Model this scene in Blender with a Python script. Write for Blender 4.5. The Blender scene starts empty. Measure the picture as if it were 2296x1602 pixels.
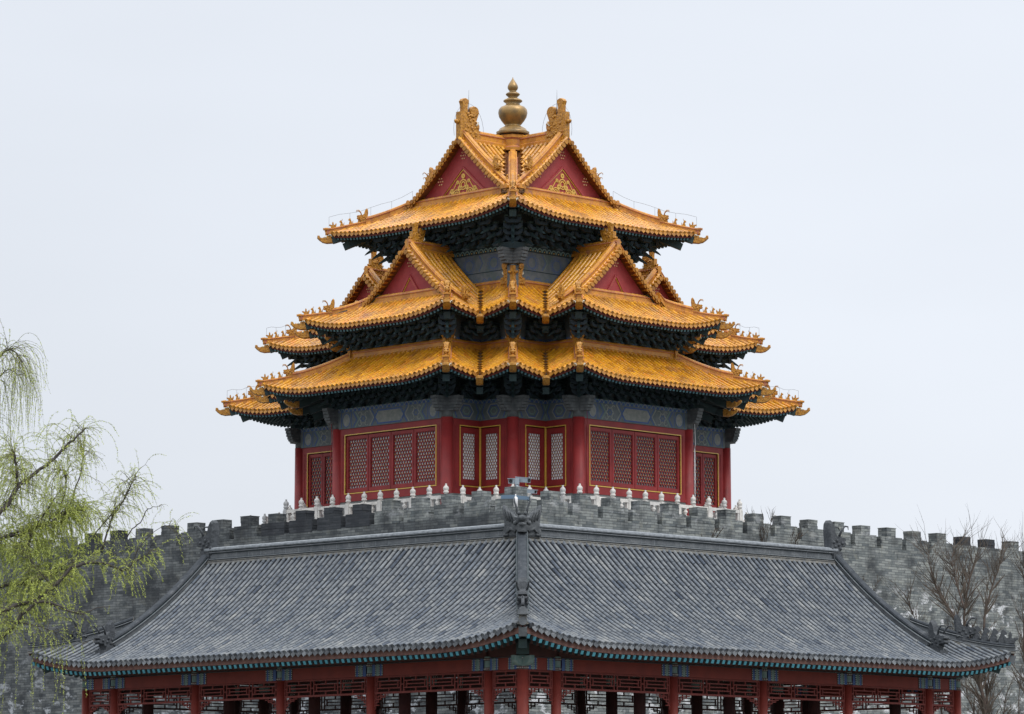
import bpy, math, random
from mathutils import Vector, Matrix
R = math.radians
rnd = random.Random(7)
SC = bpy.context.scene
COL = SC.collection

# ------------------------------------------------------------------ camera
PITCH = math.atan(1119.0 / 8528.0)
cam = bpy.data.cameras.new("camera")
cam.sensor_width = 36.0
cam.lens = 36.0 * 8528.0 / 2296.0
cam.clip_start = 1.0
cam.clip_end = 5000.0
camo = bpy.data.objects.new("camera", cam)
COL.objects.link(camo)
camo.location = (0, 0, 0)
camo.rotation_euler = (R(90) + PITCH, 0, 0)
SC.camera = camo

# ------------------------------------------------------------------ light
SUN_EL, SUN_AZ = 56.0, 55.0          # azimuth measured from behind the viewer towards the right
world = bpy.data.worlds.new("World")
SC.world = world
world.use_nodes = True
wn, wl = world.node_tree.nodes, world.node_tree.links
wn.clear()
w_out = wn.new("ShaderNodeOutputWorld")
w_bg = wn.new("ShaderNodeBackground")
w_sky = wn.new("ShaderNodeTexSky")
w_sky.sky_type = 'NISHITA'
w_sky.sun_disc = False
w_sky.sun_elevation = R(SUN_EL)
w_sky.sun_rotation = R(180 - SUN_AZ)
w_sky.dust_density = 4.0
w_tc = wn.new("ShaderNodeTexCoord")
w_sep = wn.new("ShaderNodeSeparateXYZ")
w_ramp = wn.new("ShaderNodeValToRGB")
cr = w_ramp.color_ramp
cr.elements[0].position = 0.0
cr.elements[0].color = (6.75, 7.10, 7.70, 1)
cr.elements[1].position = 1.0
cr.elements[1].color = (23.0, 23.2, 23.6, 1)
e = cr.elements.new(0.24); e.color = (6.85, 7.20, 7.80, 1)
w_noise = wn.new("ShaderNodeTexNoise")
w_noise.inputs["Scale"].default_value = 3.2
w_noise.inputs["Detail"].default_value = 4.0
w_map = wn.new("ShaderNodeMapping")
w_map.inputs["Scale"].default_value = (1.0, 1.0, 3.0)
w_nr = wn.new("ShaderNodeMapRange")
w_nr.inputs["From Min"].default_value = 0.3
w_nr.inputs["From Max"].default_value = 0.7
w_nr.inputs["To Min"].default_value = 0.955
w_nr.inputs["To Max"].default_value = 1.04
w_mul = wn.new("ShaderNodeVectorMath"); w_mul.operation = 'SCALE'
w_mix = wn.new("ShaderNodeMix"); w_mix.data_type = 'RGBA'
w_mix.inputs["Factor"].default_value = 0.9
wl.new(w_tc.outputs["Generated"], w_sep.inputs[0])
wl.new(w_sep.outputs["Z"], w_ramp.inputs[0])
wl.new(w_tc.outputs["Generated"], w_map.inputs[0])
wl.new(w_map.outputs[0], w_noise.inputs["Vector"])
wl.new(w_noise.outputs["Fac"], w_nr.inputs["Value"])
wl.new(w_ramp.outputs[0], w_mul.inputs[0])
w_gx = wn.new("ShaderNodeMapRange")
w_gx.inputs["From Min"].default_value = -0.14; w_gx.inputs["From Max"].default_value = 0.16
w_gx.inputs["To Min"].default_value = 0.925; w_gx.inputs["To Max"].default_value = 1.02
wl.new(w_sep.outputs["X"], w_gx.inputs["Value"])
w_mm = wn.new("ShaderNodeMath"); w_mm.operation = 'MULTIPLY'
wl.new(w_nr.outputs[0], w_mm.inputs[0]); wl.new(w_gx.outputs[0], w_mm.inputs[1])
wl.new(w_mm.outputs[0], w_mul.inputs["Scale"])
wl.new(w_sky.outputs[0], w_mix.inputs["A"])
wl.new(w_mul.outputs[0], w_mix.inputs["B"])
wl.new(w_mix.outputs["Result"], w_bg.inputs["Color"])
w_bg.inputs["Strength"].default_value = 0.1285
wl.new(w_bg.outputs[0], w_out.inputs[0])

sun = bpy.data.lights.new("sun", 'SUN')
sun.energy = 1.4
sun.angle = R(25)
sun.color = (1.0, 0.96, 0.9)
suno = bpy.data.objects.new("sun", sun)
COL.objects.link(suno)
sd = Vector((math.sin(R(SUN_AZ)) * math.cos(R(SUN_EL)), -math.cos(R(SUN_AZ)) * math.cos(R(SUN_EL)), math.sin(R(SUN_EL))))
suno.rotation_euler = sd.to_track_quat('Z', 'Y').to_euler()
suno.location = (0, 0, 60)

SC.view_settings.view_transform = 'Standard'
SC.view_settings.look = 'None'
SC.view_settings.exposure = 0.0
SC.view_settings.gamma = 1.0
SC.cycles.max_bounces = 6
SC.cycles.diffuse_bounces = 3

# ------------------------------------------------------------------ mesh helper
class MB:
    def __init__(self):
        self.v, self.f, self.m, self.t, self.s = [], [], [], [], []
    def vert(self, p):
        self.v.append((p[0], p[1], p[2])); return len(self.v) - 1
    def face(self, idx, m=0, t=0.5, s=False):
        self.f.append(idx); self.m.append(m); self.t.append(t); self.s.append(s)
    def poly(self, pts, m=0, t=0.5, s=False):
        n = len(self.v)
        self.v.extend([(p[0], p[1], p[2]) for p in pts])
        self.face(list(range(n, n + len(pts))), m, t, s)
    def box8(self, P, m=0, t=0.5):
        n = len(self.v)
        self.v.extend([(p[0], p[1], p[2]) for p in P])
        for q in ((0, 3, 2, 1), (4, 5, 6, 7), (0, 1, 5, 4), (1, 2, 6, 5), (2, 3, 7, 6), (3, 0, 4, 7)):
            self.face([n + i for i in q], m, t)
    def box(self, c, size, ax=None, m=0, t=0.5):
        c = Vector(c)
        X, Y, Z = ax if ax else (Vector((1, 0, 0)), Vector((0, 1, 0)), Vector((0, 0, 1)))
        a, b, d = X * size[0] / 2, Y * size[1] / 2, Z * size[2] / 2
        self.box8([c - a - b - d, c + a - b - d, c + a + b - d, c - a + b - d,
                   c - a - b + d, c + a - b + d, c + a + b + d, c - a + b + d], m, t)
    def bar(self, p0, p1, w, h, m=0, t=0.5):
        p0, p1 = Vector(p0), Vector(p1)
        D = p1 - p0
        L = D.length
        if L < 1e-6: return
        D = D / L
        up = Vector((0, 0, 1)) if abs(D.z) < 0.98 else Vector((1, 0, 0))
        S = D.cross(up).normalized()
        U = S.cross(D)
        self.box((p0 + p1) / 2, (L, w, h), (D, S, U), m, t)
    def tube(self, path, rad, n=6, m=0, t=0.5, s=True, cap=True):
        path = [Vector(p) for p in path]
        if not isinstance(rad, (list, tuple)): rad = [rad] * len(path)
        rings = []
        prev = None
        for i, p in enumerate(path):
            D = path[min(i + 1, len(path) - 1)] - path[max(i - 1, 0)]
            if D.length < 1e-9: D = Vector((0, 0, 1))
            D.normalize()
            if prev is None:
                a = D.orthogonal().normalized()
            else:
                a = prev - D * prev.dot(D)
                a = a.normalized() if a.length > 1e-6 else D.orthogonal().normalized()
            prev = a
            b = D.cross(a)
            base = len(self.v)
            for k in range(n):
                an = 2 * math.pi * k / n
                q = p + (a * math.cos(an) + b * math.sin(an)) * rad[i]
                self.v.append((q.x, q.y, q.z))
            rings.append(base)
        for i in range(len(rings) - 1):
            A, B = rings[i], rings[i + 1]
            for k in range(n):
                k2 = (k + 1) % n
                self.face([A + k, A + k2, B + k2, B + k], m, t, s)
        if cap:
            self.face([rings[0] + k for k in range(n)][::-1], m, t)
            self.face([rings[-1] + k for k in range(n)], m, t)
    def lathe(self, c, prof, n=20, m=0, t=0.5, s=True, mats=None):
        rings = []
        for (r, z) in prof:
            base = len(self.v)
            for k in range(n):
                an = 2 * math.pi * k / n
                self.v.append((c[0] + r * math.cos(an), c[1] + r * math.sin(an), c[2] + z))
            rings.append(base)
        for i in range(len(rings) - 1):
            A, B = rings[i], rings[i + 1]
            for k in range(n):
                k2 = (k + 1) % n
                self.face([A + k, A + k2, B + k2, B + k], mats[i] if mats else m, t, s)
        self.face([rings[-1] + k for k in range(n)], m, t)
        self.face([rings[0] + k for k in range(n)][::-1], m, t)
    def outline(self, pts, O, D, th, m=0, t=0.5, tilt=0.0, edge=0.9):
        """2-D outline (along, up) given real thickness; D horizontal direction, rounded edges"""
        O, D = Vector(O), Vector(D).normalized()
        Z = Vector((0, 0, 1))
        D2 = D * math.cos(tilt) + Z * math.sin(tilt)
        U = Z * math.cos(tilt) - D * math.sin(tilt)
        S = D.cross(Z)
        cx = sum(p[0] for p in pts) / len(pts); cy = sum(p[1] for p in pts) / len(pts)
        loops = []
        for off, sc in ((-0.5, edge), (-0.3, 1.0), (0.3, 1.0), (0.5, edge)):
            base = len(self.v)
            for (x, y) in pts:
                q = O + D2 * (cx + (x - cx) * sc) + U * (cy + (y - cy) * sc) + S * (off * th)
                self.v.append((q.x, q.y, q.z))
            loops.append(base)
        n = len(pts)
        for i in range(3):
            A, B = loops[i], loops[i + 1]
            for k in range(n):
                k2 = (k + 1) % n
                self.face([A + k, A + k2, B + k2, B + k], m, t)
        self.face([loops[0] + k for k in range(n)][::-1], m, t)
        self.face([loops[3] + k for k in range(n)], m, t)
    def sweep(self, path, prof, m=None, cap=True, sides=None, tints=False):
        """prof: list of (side, up); open profile swept along path with vertical up"""
        path = [Vector(p) for p in path]
        rings = []
        for i, p in enumerate(path):
            D = path[min(i + 1, len(path) - 1)] - path[max(i - 1, 0)]
            D.z = 0
            D = D.normalized() if D.length > 1e-6 else Vector((1, 0, 0))
            S = sides[i] if sides else Vector((-D.y, D.x, 0))
            base = len(self.v)
            for (sx, uz) in prof:
                q = p + S * sx
                self.v.append((q.x, q.y, q.z + uz))
            rings.append(base)
        n = len(prof)
        for i in range(len(rings) - 1):
            A, B = rings[i], rings[i + 1]
            tt = rnd.random() if tints else 0.5
            for k in range(n - 1):
                self.face([A + k, A + k + 1, B + k + 1, B + k], m[k] if m else 0, tt)
        if cap:
            self.face([rings[0] + k for k in range(n)], m[0] if m else 0)
            self.face([rings[-1] + k for k in range(n)][::-1], m[0] if m else 0)
    def blob(self, c, r, m=0, t=0.5, sc=(1, 1, 1), n=6):
        rings = []
        for i in range(1, 4):
            ph = math.pi * i / 4
            base = len(self.v)
            for k in range(n):
                an = 2 * math.pi * k / n
                self.v.append((c[0] + r * sc[0] * math.sin(ph) * math.cos(an), c[1] + r * sc[1] * math.sin(ph) * math.sin(an), c[2] + r * sc[2] * math.cos(ph)))
            rings.append(base)
        top = self.vert((c[0], c[1], c[2] + r * sc[2])); bot = self.vert((c[0], c[1], c[2] - r * sc[2]))
        for k in range(n):
            k2 = (k + 1) % n
            self.face([top, rings[0] + k, rings[0] + k2], m, t, True)
            for i in range(2):
                self.face([rings[i] + k, rings[i + 1] + k, rings[i + 1] + k2, rings[i] + k2], m, t, True)
            self.face([rings[2] + k, bot, rings[2] + k2], m, t, True)
    def build(self, name, mats, parent=None, loc=None, label=None):
        me = bpy.data.meshes.new(name)
        me.from_pydata(self.v, [], self.f)
        for m_ in mats: me.materials.append(m_)
        me.polygons.foreach_set("material_index", self.m)
        me.polygons.foreach_set("use_smooth", self.s)
        at = me.attributes.new("tint", 'FLOAT', 'FACE')
        at.data.foreach_set("value", self.t)
        me.update()
        o = bpy.data.objects.new(name, me)
        COL.objects.link(o)
        if parent: o.parent = parent
        if loc: o.location = loc
        if label: o["label"] = label
        return o

def thing(name, label, cat, loc=(0, 0, 0), rz=0.0, group=None):
    o = bpy.data.objects.new(name, None)
    COL.objects.link(o)
    o.location = loc
    o.rotation_euler = (0, 0, rz)
    o.empty_display_size = 0.2
    o["label"] = label; o["category"] = cat
    if group: o["group"] = group
    return o

def place(name, src, parent, loc=None, rz=0.0, label=None):
    c = src.copy()
    c.name = name
    COL.objects.link(c)
    c.parent = parent
    if loc is not None: c.location = loc
    c.rotation_euler = (0, 0, rz)
    if label: c["label"] = label
    return c

# ------------------------------------------------------------------ materials
def mat(name, col, rough=0.7, col2=None, nscale=6.0, tint=None, spec=0.4, bump=0.0, bscale=30.0, coat=0.0, metal=0.0, big=None, bigscale=0.6, bigrange=(0.5, 0.68)):
    m = bpy.data.materials.new(name)
    m.use_nodes = True
    nt = m.node_tree
    N, L = nt.nodes, nt.links
    b = N["Principled BSDF"]
    b.inputs["Roughness"].default_value = rough
    b.inputs["Specular IOR Level"].default_value = spec
    b.inputs["Metallic"].default_value = metal
    if coat:
        b.inputs["Coat Weight"].default_value = coat
        b.inputs["Coat Roughness"].default_value = 0.2
    tc = N.new("ShaderNodeTexCoord")
    cur = None
    rgb = N.new("ShaderNodeRGB"); rgb.outputs[0].default_value = (*col, 1)
    cur = rgb.outputs[0]
    def mixc(fac_socket, colB, facv=None):
        nonlocal cur
        mx = N.new("ShaderNodeMix"); mx.data_type = 'RGBA'
        L.new(cur, mx.inputs["A"])
        mx.inputs["B"].default_value = (*colB, 1)
        L.new(fac_socket, mx.inputs["Factor"])
        cur = mx.outputs["Result"]
    if col2:
        nz = N.new("ShaderNodeTexNoise"); nz.inputs["Scale"].default_value = nscale
        nz.inputs["Detail"].default_value = 5.0
        L.new(tc.outputs["Object"], nz.inputs["Vector"])
        mr = N.new("ShaderNodeMapRange")
        mr.inputs["From Min"].default_value = 0.35; mr.inputs["From Max"].default_value = 0.68
        L.new(nz.outputs["Fac"], mr.inputs["Value"])
        mixc(mr.outputs[0], col2)
    if big:
        nz2 = N.new("ShaderNodeTexNoise"); nz2.inputs["Scale"].default_value = bigscale
        nz2.inputs["Detail"].default_value = 7.0; nz2.inputs["Roughness"].default_value = 0.65
        L.new(tc.outputs["Object"], nz2.inputs["Vector"])
        mr2 = N.new("ShaderNodeMapRange")
        mr2.inputs["From Min"].default_value = bigrange[0]; mr2.inputs["From Max"].default_value = bigrange[1]
        L.new(nz2.outputs["Fac"], mr2.inputs["Value"])
        mixc(mr2.outputs[0], big)
    if tint:                       # each tile fired a little differently
        at = N.new("ShaderNodeAttribute"); at.attribute_name = "tint"
        rp = N.new("ShaderNodeValToRGB")
        els = rp.color_ramp.elements
        els[0].position = 0.0; els[0].color = (*tint[0], 1)
        els[1].position = 1.0; els[1].color = (*tint[-1], 1)
        for i, c in enumerate(tint[1:-1]):
            e_ = els.new((i + 1) / (len(tint) - 1)); e_.color = (*c, 1)
        L.new(at.outputs["Fac"], rp.inputs[0])
        mx = N.new("ShaderNodeMix"); mx.data_type = 'RGBA'; mx.blend_type = 'MULTIPLY'
        mx.inputs["Factor"].default_value = 1.0
        L.new(cur, mx.inputs["A"]); L.new(rp.outputs[0], mx.inputs["B"])
        cur = mx.outputs["Result"]
    L.new(cur, b.inputs["Base Color"])
    if bump:
        nb = N.new("ShaderNodeTexNoise"); nb.inputs["Scale"].default_value = bscale; nb.inputs["Detail"].default_value = 4.0
        L.new(tc.outputs["Object"], nb.inputs["Vector"])
        bp = N.new("ShaderNodeBump"); bp.inputs["Strength"].default_value = bump; bp.inputs["Distance"].default_value = 0.03
        L.new(nb.outputs["Fac"], bp.inputs["Height"])
        L.new(bp.outputs[0], b.inputs["Normal"])
    return m

def brick_mat(name, c1, c2, mortar, bw=0.37, bh=0.092, dark=(0.03, 0.034, 0.04), white=None, wz=None, dr=(0.5, 0.66), tan=0.25):
    m = bpy.data.materials.new(name)
    m.use_nodes = True
    N, L = m.node_tree.nodes, m.node_tree.links
    b = N["Principled BSDF"]
    b.inputs["Roughness"].default_value = 0.9
    b.inputs["Specular IOR Level"].default_value = 0.2
    tc = N.new("ShaderNodeTexCoord")
    sp = N.new("ShaderNodeSeparateXYZ"); L.new(tc.outputs["Object"], sp.inputs[0])
    ad = N.new("ShaderNodeMath"); ad.operation = 'ADD'
    L.new(sp.outputs[0], ad.inputs[0]); L.new(sp.outputs[1], ad.inputs[1])
    cb = N.new("ShaderNodeCombineXYZ")
    L.new(ad.outputs[0], cb.inputs[0]); L.new(sp.outputs[2], cb.inputs[1])
    # uneven courses
    nd = N.new("ShaderNodeTexNoise"); nd.inputs["Scale"].default_value = 1.3; nd.inputs["Detail"].default_value = 3
    L.new(tc.outputs["Object"], nd.inputs["Vector"])
    vs = N.new("ShaderNodeVectorMath"); vs.operation = 'SCALE'; vs.inputs["Scale"].default_value = 0.07
    L.new(nd.outputs["Color"], vs.inputs[0])
    va = N.new("ShaderNodeVectorMath"); va.operation = 'ADD'
    L.new(cb.outputs[0], va.inputs[0]); L.new(vs.outputs[0], va.inputs[1])
    bt = N.new("ShaderNodeTexBrick")
    bt.inputs["Scale"].default_value = 1.0
    bt.inputs["Color1"].default_value = (*c1, 1); bt.inputs["Color2"].default_value = (*c2, 1)
    bt.inputs["Mortar"].default_value = (*mortar, 1)
    bt.inputs["Brick Width"].default_value = bw; bt.inputs["Row Height"].default_value = bh
    bt.inputs["Mortar Size"].default_value = 0.007; bt.inputs["Mortar Smooth"].default_value = 0.3
    bt.inputs["Bias"].default_value = 0.0
    bt.offset = 0.5
    L.new(va.outputs[0], bt.inputs["Vector"])
    cur = bt.outputs["Color"]
    def mixin(col, scale, lo, hi, det=6.0, mul=None, rough=0.6, src=None):
        nonlocal cur
        nz = N.new("ShaderNodeTexNoise"); nz.inputs["Scale"].default_value = scale; nz.inputs["Detail"].default_value = det
        nz.inputs["Roughness"].default_value = rough
        L.new(src or tc.outputs["Object"], nz.inputs["Vector"])
        mr = N.new("ShaderNodeMapRange"); mr.inputs["From Min"].default_value = lo; mr.inputs["From Max"].default_value = hi
        L.new(nz.outputs["Fac"], mr.inputs["Value"])
        s_ = mr.outputs[0]
        if mul is not None:
            mm = N.new("ShaderNodeMath"); mm.operation = 'MULTIPLY'
            L.new(s_, mm.inputs[0])
            if isinstance(mul, float): mm.inputs[1].default_value = mul
            else: L.new(mul, mm.inputs[1])
            s_ = mm.outputs[0]
        mx = N.new("ShaderNodeMix"); mx.data_type = 'RGBA'
        L.new(cur, mx.inputs["A"]); mx.inputs["B"].default_value = (*col, 1)
        L.new(s_, mx.inputs["Factor"])
        cur = mx.outputs["Result"]
    mixin((c2[0] * 1.25, c2[1] * 1.15, c2[2] * 0.95), 2.6, 0.56, 0.66, mul=tan + 0.0)
    mixin(dark, 0.9, dr[0], dr[1], mul=0.75)
    mixin(dark, 5.0, 0.55, 0.7, mul=0.6)
    ms = N.new("ShaderNodeMapping"); ms.inputs["Scale"].default_value = (1.6, 1.6, 0.16)
    L.new(tc.outputs["Object"], ms.inputs[0])
    mixin(dark, 1.0, 0.52, 0.66, det=5.0, mul=0.4, src=ms.outputs[0])
    if white:
        rp = N.new("ShaderNodeValToRGB")
        mrz = N.new("ShaderNodeMapRange"); mrz.inputs["From Min"].default_value = 0.0; mrz.inputs["From Max"].default_value = 13.0
        L.new(sp.outputs[2], mrz.inputs["Value"]); L.new(mrz.outputs[0], rp.inputs[0])
        els = rp.color_ramp.elements
        els[0].position = 0.0; els[0].color = (1, 1, 1, 1)
        els[1].position = 1.0; els[1].color = (0, 0, 0, 1)
        for z_, v_ in wz:
            e_ = els.new(z_ / 13.0); e_.color = (v_, v_, v_, 1)
        # patches that break along the courses
        mp = N.new("ShaderNodeMapping"); mp.inputs["Scale"].default_value = (1.0, 1.0, 1.9)
        L.new(tc.outputs["Object"], mp.inputs[0])
        mixin(white, 1.3, 0.54, 0.60, det=9.0, mul=rp.outputs[0], rough=0.72, src=mp.outputs[0])
    L.new(cur, b.inputs["Base Color"])
    bp = N.new("ShaderNodeBump"); bp.inputs["Strength"].default_value = 0.7; bp.inputs["Distance"].default_value = 0.02
    inv = N.new("ShaderNodeMath"); inv.operation = 'SUBTRACT'; inv.inputs[0].default_value = 1.0
    L.new(bt.outputs["Fac"], inv.inputs[1])
    L.new(inv.outputs[0], bp.inputs["Height"]); L.new(bp.outputs[0], b.inputs["Normal"])
    return m

M = {}
M['glaze'] = mat("yellow_glaze", (0.60, 0.298, 0.018), 0.29, (0.48, 0.200, 0.016), 9.0, tint=[(0.66, 0.58, 0.56), (0.86, 0.80, 0.70), (1, 1, 1), (1.1, 1.08, 1.0), (1.0, 0.80, 0.95)], spec=0.5,
                  big=(0.25, 0.125, 0.05), bigscale=0.8, bigrange=(0.53, 0.74))
M['glaze_pan'] = mat("glaze_pan_tile", (0.19, 0.068, 0.012), 0.5, (0.13, 0.045, 0.014), 8.0, tint=[(0.7, 0.65, 0.65), (1, 1, 1)], big=(0.25, 0.12, 0.06), bigscale=0.55, bigrange=(0.55, 0.75))  # darkened as shade between the rows; also colours the barrel flanks
M['glaze_end'] = mat("glaze_tile_end", (0.52, 0.255, 0.03), 0.42, (0.26, 0.10, 0.02), 40.0, tint=[(0.65, 0.6, 0.6), (1, 1, 1), (1.1, 1.05, 0.9)])
M['glaze_ridge'] = mat("glaze_ridge", (0.54, 0.255, 0.026), 0.38, (0.42, 0.165, 0.030), 7.0, tint=[(0.75, 0.7, 0.7), (1, 1, 1), (1.08, 1.05, 1)], big=(0.30, 0.13, 0.085), bigscale=2.2, bigrange=(0.55, 0.7))
M['mortar_pink'] = mat("pink_mortar", (0.36, 0.115, 0.07), 0.8, (0.42, 0.19, 0.11), 12.0)
M['glaze_dark'] = mat("glaze_relief", (0.50, 0.24, 0.026), 0.40, (0.25, 0.105, 0.018), 16.0, bump=0.9, bscale=14.0)
M['horn'] = mat("pale_horn", (0.62, 0.60, 0.50), 0.5)
M['gutter'] = mat("valley_gutter", (0.085, 0.045, 0.025), 0.7, (0.16, 0.085, 0.04), 14.0)
M['red'] = mat("red_lacquer", (0.27, 0.026, 0.026), 0.5, (0.19, 0.018, 0.020), 2.2, spec=0.35, bump=0.1, bscale=10, big=(0.30, 0.045, 0.042), bigscale=1.1, bigrange=(0.58, 0.75))
M['red_dark'] = mat("red_lattice", (0.21, 0.020, 0.020), 0.5, (0.14, 0.013, 0.014), 5.0)
M['red_gable'] = mat("red_gable_board", (0.27, 0.028, 0.032), 0.6, (0.31, 0.045, 0.045), 3.0, bump=0.25, bscale=5)
M['gold'] = mat("gold_leaf", (0.68, 0.43, 0.07), 0.35, (0.55, 0.33, 0.06), 20.0, spec=0.6)
M['stud'] = mat("gold_stud", (0.62, 0.40, 0.22), 0.35, spec=0.6)
M['paper'] = mat("window_backing", (0.52, 0.57, 0.60), 0.8, (0.40, 0.45, 0.47), 2.0)
M['paper_white'] = mat('window_paper', (0.78, 0.80, 0.81), 0.8, (0.70, 0.73, 0.74), 2.0)
M['paper_dim'] = mat("window_backing_dark", (0.22, 0.27, 0.275), 0.8, (0.14, 0.18, 0.19), 2.0)  # darker, greener backing for the right porch and arm windows
M['bluegrey'] = mat("painted_timber", (0.14, 0.158, 0.172), 0.75, (0.10, 0.125, 0.135), 5.0, big=(0.075, 0.11, 0.105), bigscale=1.5)
M['blue'] = mat("mineral_blue", (0.040, 0.085, 0.25), 0.7, (0.07, 0.12, 0.25), 9.0)
M['green'] = mat("mineral_green", (0.12, 0.205, 0.19), 0.75, (0.18, 0.24, 0.215), 9.0)
M['palegrey'] = mat("faded_pattern", (0.26, 0.27, 0.255), 0.8, (0.18, 0.20, 0.195), 9.0)
M['greyhead'] = mat("grey_beam_head", (0.13, 0.14, 0.146), 0.85, (0.07, 0.082, 0.09), 6.0, bump=0.3, bscale=12)
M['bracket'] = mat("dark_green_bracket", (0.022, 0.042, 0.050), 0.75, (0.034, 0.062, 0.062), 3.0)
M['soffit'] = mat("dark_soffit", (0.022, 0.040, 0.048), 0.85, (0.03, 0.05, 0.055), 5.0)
M['teal_end'] = mat("rafter_end_teal", (0.10, 0.22, 0.27), 0.7, (0.06, 0.15, 0.22), 14.0, tint=[(0.6, 0.6, 0.5), (1, 1, 1), (1.3, 1.2, 1.0)])
M['teal_bright'] = mat("rafter_end_bright", (0.035, 0.19, 0.26), 0.7, (0.09, 0.32, 0.39), 40.0, tint=[(0.6, 0.7, 0.75), (1, 1, 1), (1.15, 1.1, 1.1)])
M['bronze'] = mat("gilt_finial", (0.34, 0.21, 0.072), 0.36, (0.19, 0.125, 0.055), 4.0, spec=0.5, metal=0.45, big=(0.14, 0.11, 0.07), bigscale=2.4, bigrange=(0.52, 0.7))
M['marble'] = mat("pale_marble", (0.74, 0.715, 0.67), 0.75, (0.62, 0.60, 0.57), 5.0, tint=[(0.62, 0.66, 0.72), (1, 1, 1)], bump=0.2, bscale=18, big=(0.40, 0.39, 0.37), bigscale=3.0)
M['brick'] = brick_mat("grey_brick", (0.115, 0.132, 0.140), (0.275, 0.295, 0.288), (0.080, 0.090, 0.096), white=(0.55, 0.57, 0.60),
                       wz=[(5.6, 1.0), (7.2, 0.4), (7.9, 1.0), (9.2, 1.0), (9.7, 0.05), (11.0, 0.08), (11.45, 0.3)])
M['brick_left'] = brick_mat("darker_left_brick", (0.074, 0.085, 0.094), (0.185, 0.200, 0.202), (0.05, 0.056, 0.06), white=(0.45, 0.48, 0.52),
                           wz=[(5.4, 0.9), (7.0, 0.35), (7.8, 0.12), (9.4, 0.08), (11.0, 0.02), (11.5, 0.05)], dr=(0.46, 0.64))  # darker copy of the grey brick for the left arm
M['brick_dark'] = brick_mat("dark_brick", (0.040, 0.046, 0.054), (0.062, 0.068, 0.078), (0.035, 0.04, 0.046), dark=(0.03, 0.033, 0.04))
M['brick_sill'] = brick_mat("grey_sill_brick", (0.19, 0.20, 0.20), (0.24, 0.25, 0.25), (0.15, 0.16, 0.16), bw=0.5, bh=0.12, dark=(0.12, 0.13, 0.13), tan=0.1)
M['slate'] = mat("grey_roof_tile", (0.150, 0.167, 0.186), 0.8, (0.078, 0.092, 0.112), 7.0, tint=[(0.40, 0.45, 0.54), (0.82, 0.86, 0.92), (1.0, 1.0, 1.0), (1.08, 1.06, 1.03), (1.25, 1.20, 1.13)], bump=0.35, spec=0.2, bscale=22,
                  big=(0.215, 0.228, 0.236), bigscale=1.4, bigrange=(0.50, 0.70))
M['slate_pan'] = mat("grey_pan_tile", (0.020, 0.025, 0.032), 0.9, (0.045, 0.053, 0.063), 9.0, tint=[(0.6, 0.62, 0.65), (1, 1, 1)])  # near black, the shade of the gaps between rows put into colour
M['slate_end'] = mat("grey_tile_end", (0.095, 0.105, 0.117), 0.85, (0.055, 0.063, 0.073), 35.0, tint=[(0.6, 0.62, 0.66), (1, 1, 1), (1.7, 1.7, 1.7)])
M['slate_drip'] = mat("grey_drip_tile", (0.12, 0.13, 0.14), 0.85, (0.06, 0.068, 0.078), 28.0, tint=[(0.6, 0.62, 0.66), (1, 1, 1), (1.9, 1.9, 1.9)])
M['slate_ridge'] = mat("grey_ridge", (0.15, 0.162, 0.174), 0.9, (0.095, 0.106, 0.118), 5.0, bump=0.4, bscale=16, big=(0.20, 0.21, 0.22), bigscale=2.5, bigrange=(0.55, 0.7), spec=0.1)
M['slate_cap'] = mat("pale_ridge_cap", (0.235, 0.256, 0.28), 0.9, (0.15, 0.168, 0.185), 8.0, bump=0.3, bscale=20, big=(0.13, 0.14, 0.15), bigscale=4.0, bigrange=(0.6, 0.72), spec=0.1)
M['slate_tan'] = mat("tan_ridge_bed", (0.24, 0.235, 0.215), 0.9, (0.15, 0.153, 0.155), 6.0, spec=0.1)
M['slate_beast'] = mat("dark_clay_beast", (0.062, 0.070, 0.080), 0.75, (0.034, 0.04, 0.047), 9.0, bump=0.8, bscale=16)
M['fascia'] = mat("bare_wood_fascia", (0.15, 0.078, 0.062), 0.8, (0.085, 0.040, 0.036), 8.0)
M['fascia_red'] = mat("red_fascia", (0.14, 0.030, 0.022), 0.8, (0.10, 0.022, 0.018), 8.0)
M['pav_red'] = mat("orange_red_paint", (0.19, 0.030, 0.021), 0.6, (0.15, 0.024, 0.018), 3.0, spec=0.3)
M['pav_dark'] = mat("dark_shaded_paint", (0.075, 0.025, 0.024), 0.7, (0.05, 0.02, 0.02), 4.0)  # dark timber paint; on back columns and lattice, backlit shade in the colour
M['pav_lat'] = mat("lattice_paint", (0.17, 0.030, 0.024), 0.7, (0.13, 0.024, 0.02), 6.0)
M['pav_pale'] = mat("pale_green_paint", (0.19, 0.25, 0.24), 0.75, (0.10, 0.19, 0.19), 12.0)
M['pav_white'] = mat("white_dot_paint", (0.45, 0.47, 0.46), 0.75)
M['stone'] = mat("paving_stone", (0.22, 0.22, 0.21), 0.9, (0.16, 0.16, 0.155), 1.0)
M['ground'] = mat("bare_ground", (0.13, 0.12, 0.10), 0.95, (0.09, 0.09, 0.07), 0.3)
M['bark'] = mat("willow_bark", (0.040, 0.036, 0.034), 0.9, (0.07, 0.062, 0.055), 8.0, bump=0.5, bscale=20)
M['twig'] = mat("willow_twig", (0.10, 0.095, 0.055), 0.8)
M['leaf'] = mat("young_willow_leaf", (0.43, 0.49, 0.105), 0.6, (0.34, 0.42, 0.085), 1.2, tint=[(0.75, 0.8, 0.8), (1, 1, 1), (1.2, 1.15, 1.0)])
M['bark_brown'] = mat("brown_bark", (0.066, 0.045, 0.035), 0.9, (0.04, 0.032, 0.028), 6.0)
M['twig_brown'] = mat("brown_twig", (0.085, 0.066, 0.052), 0.9, (0.065, 0.054, 0.042), 2.0)
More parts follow.
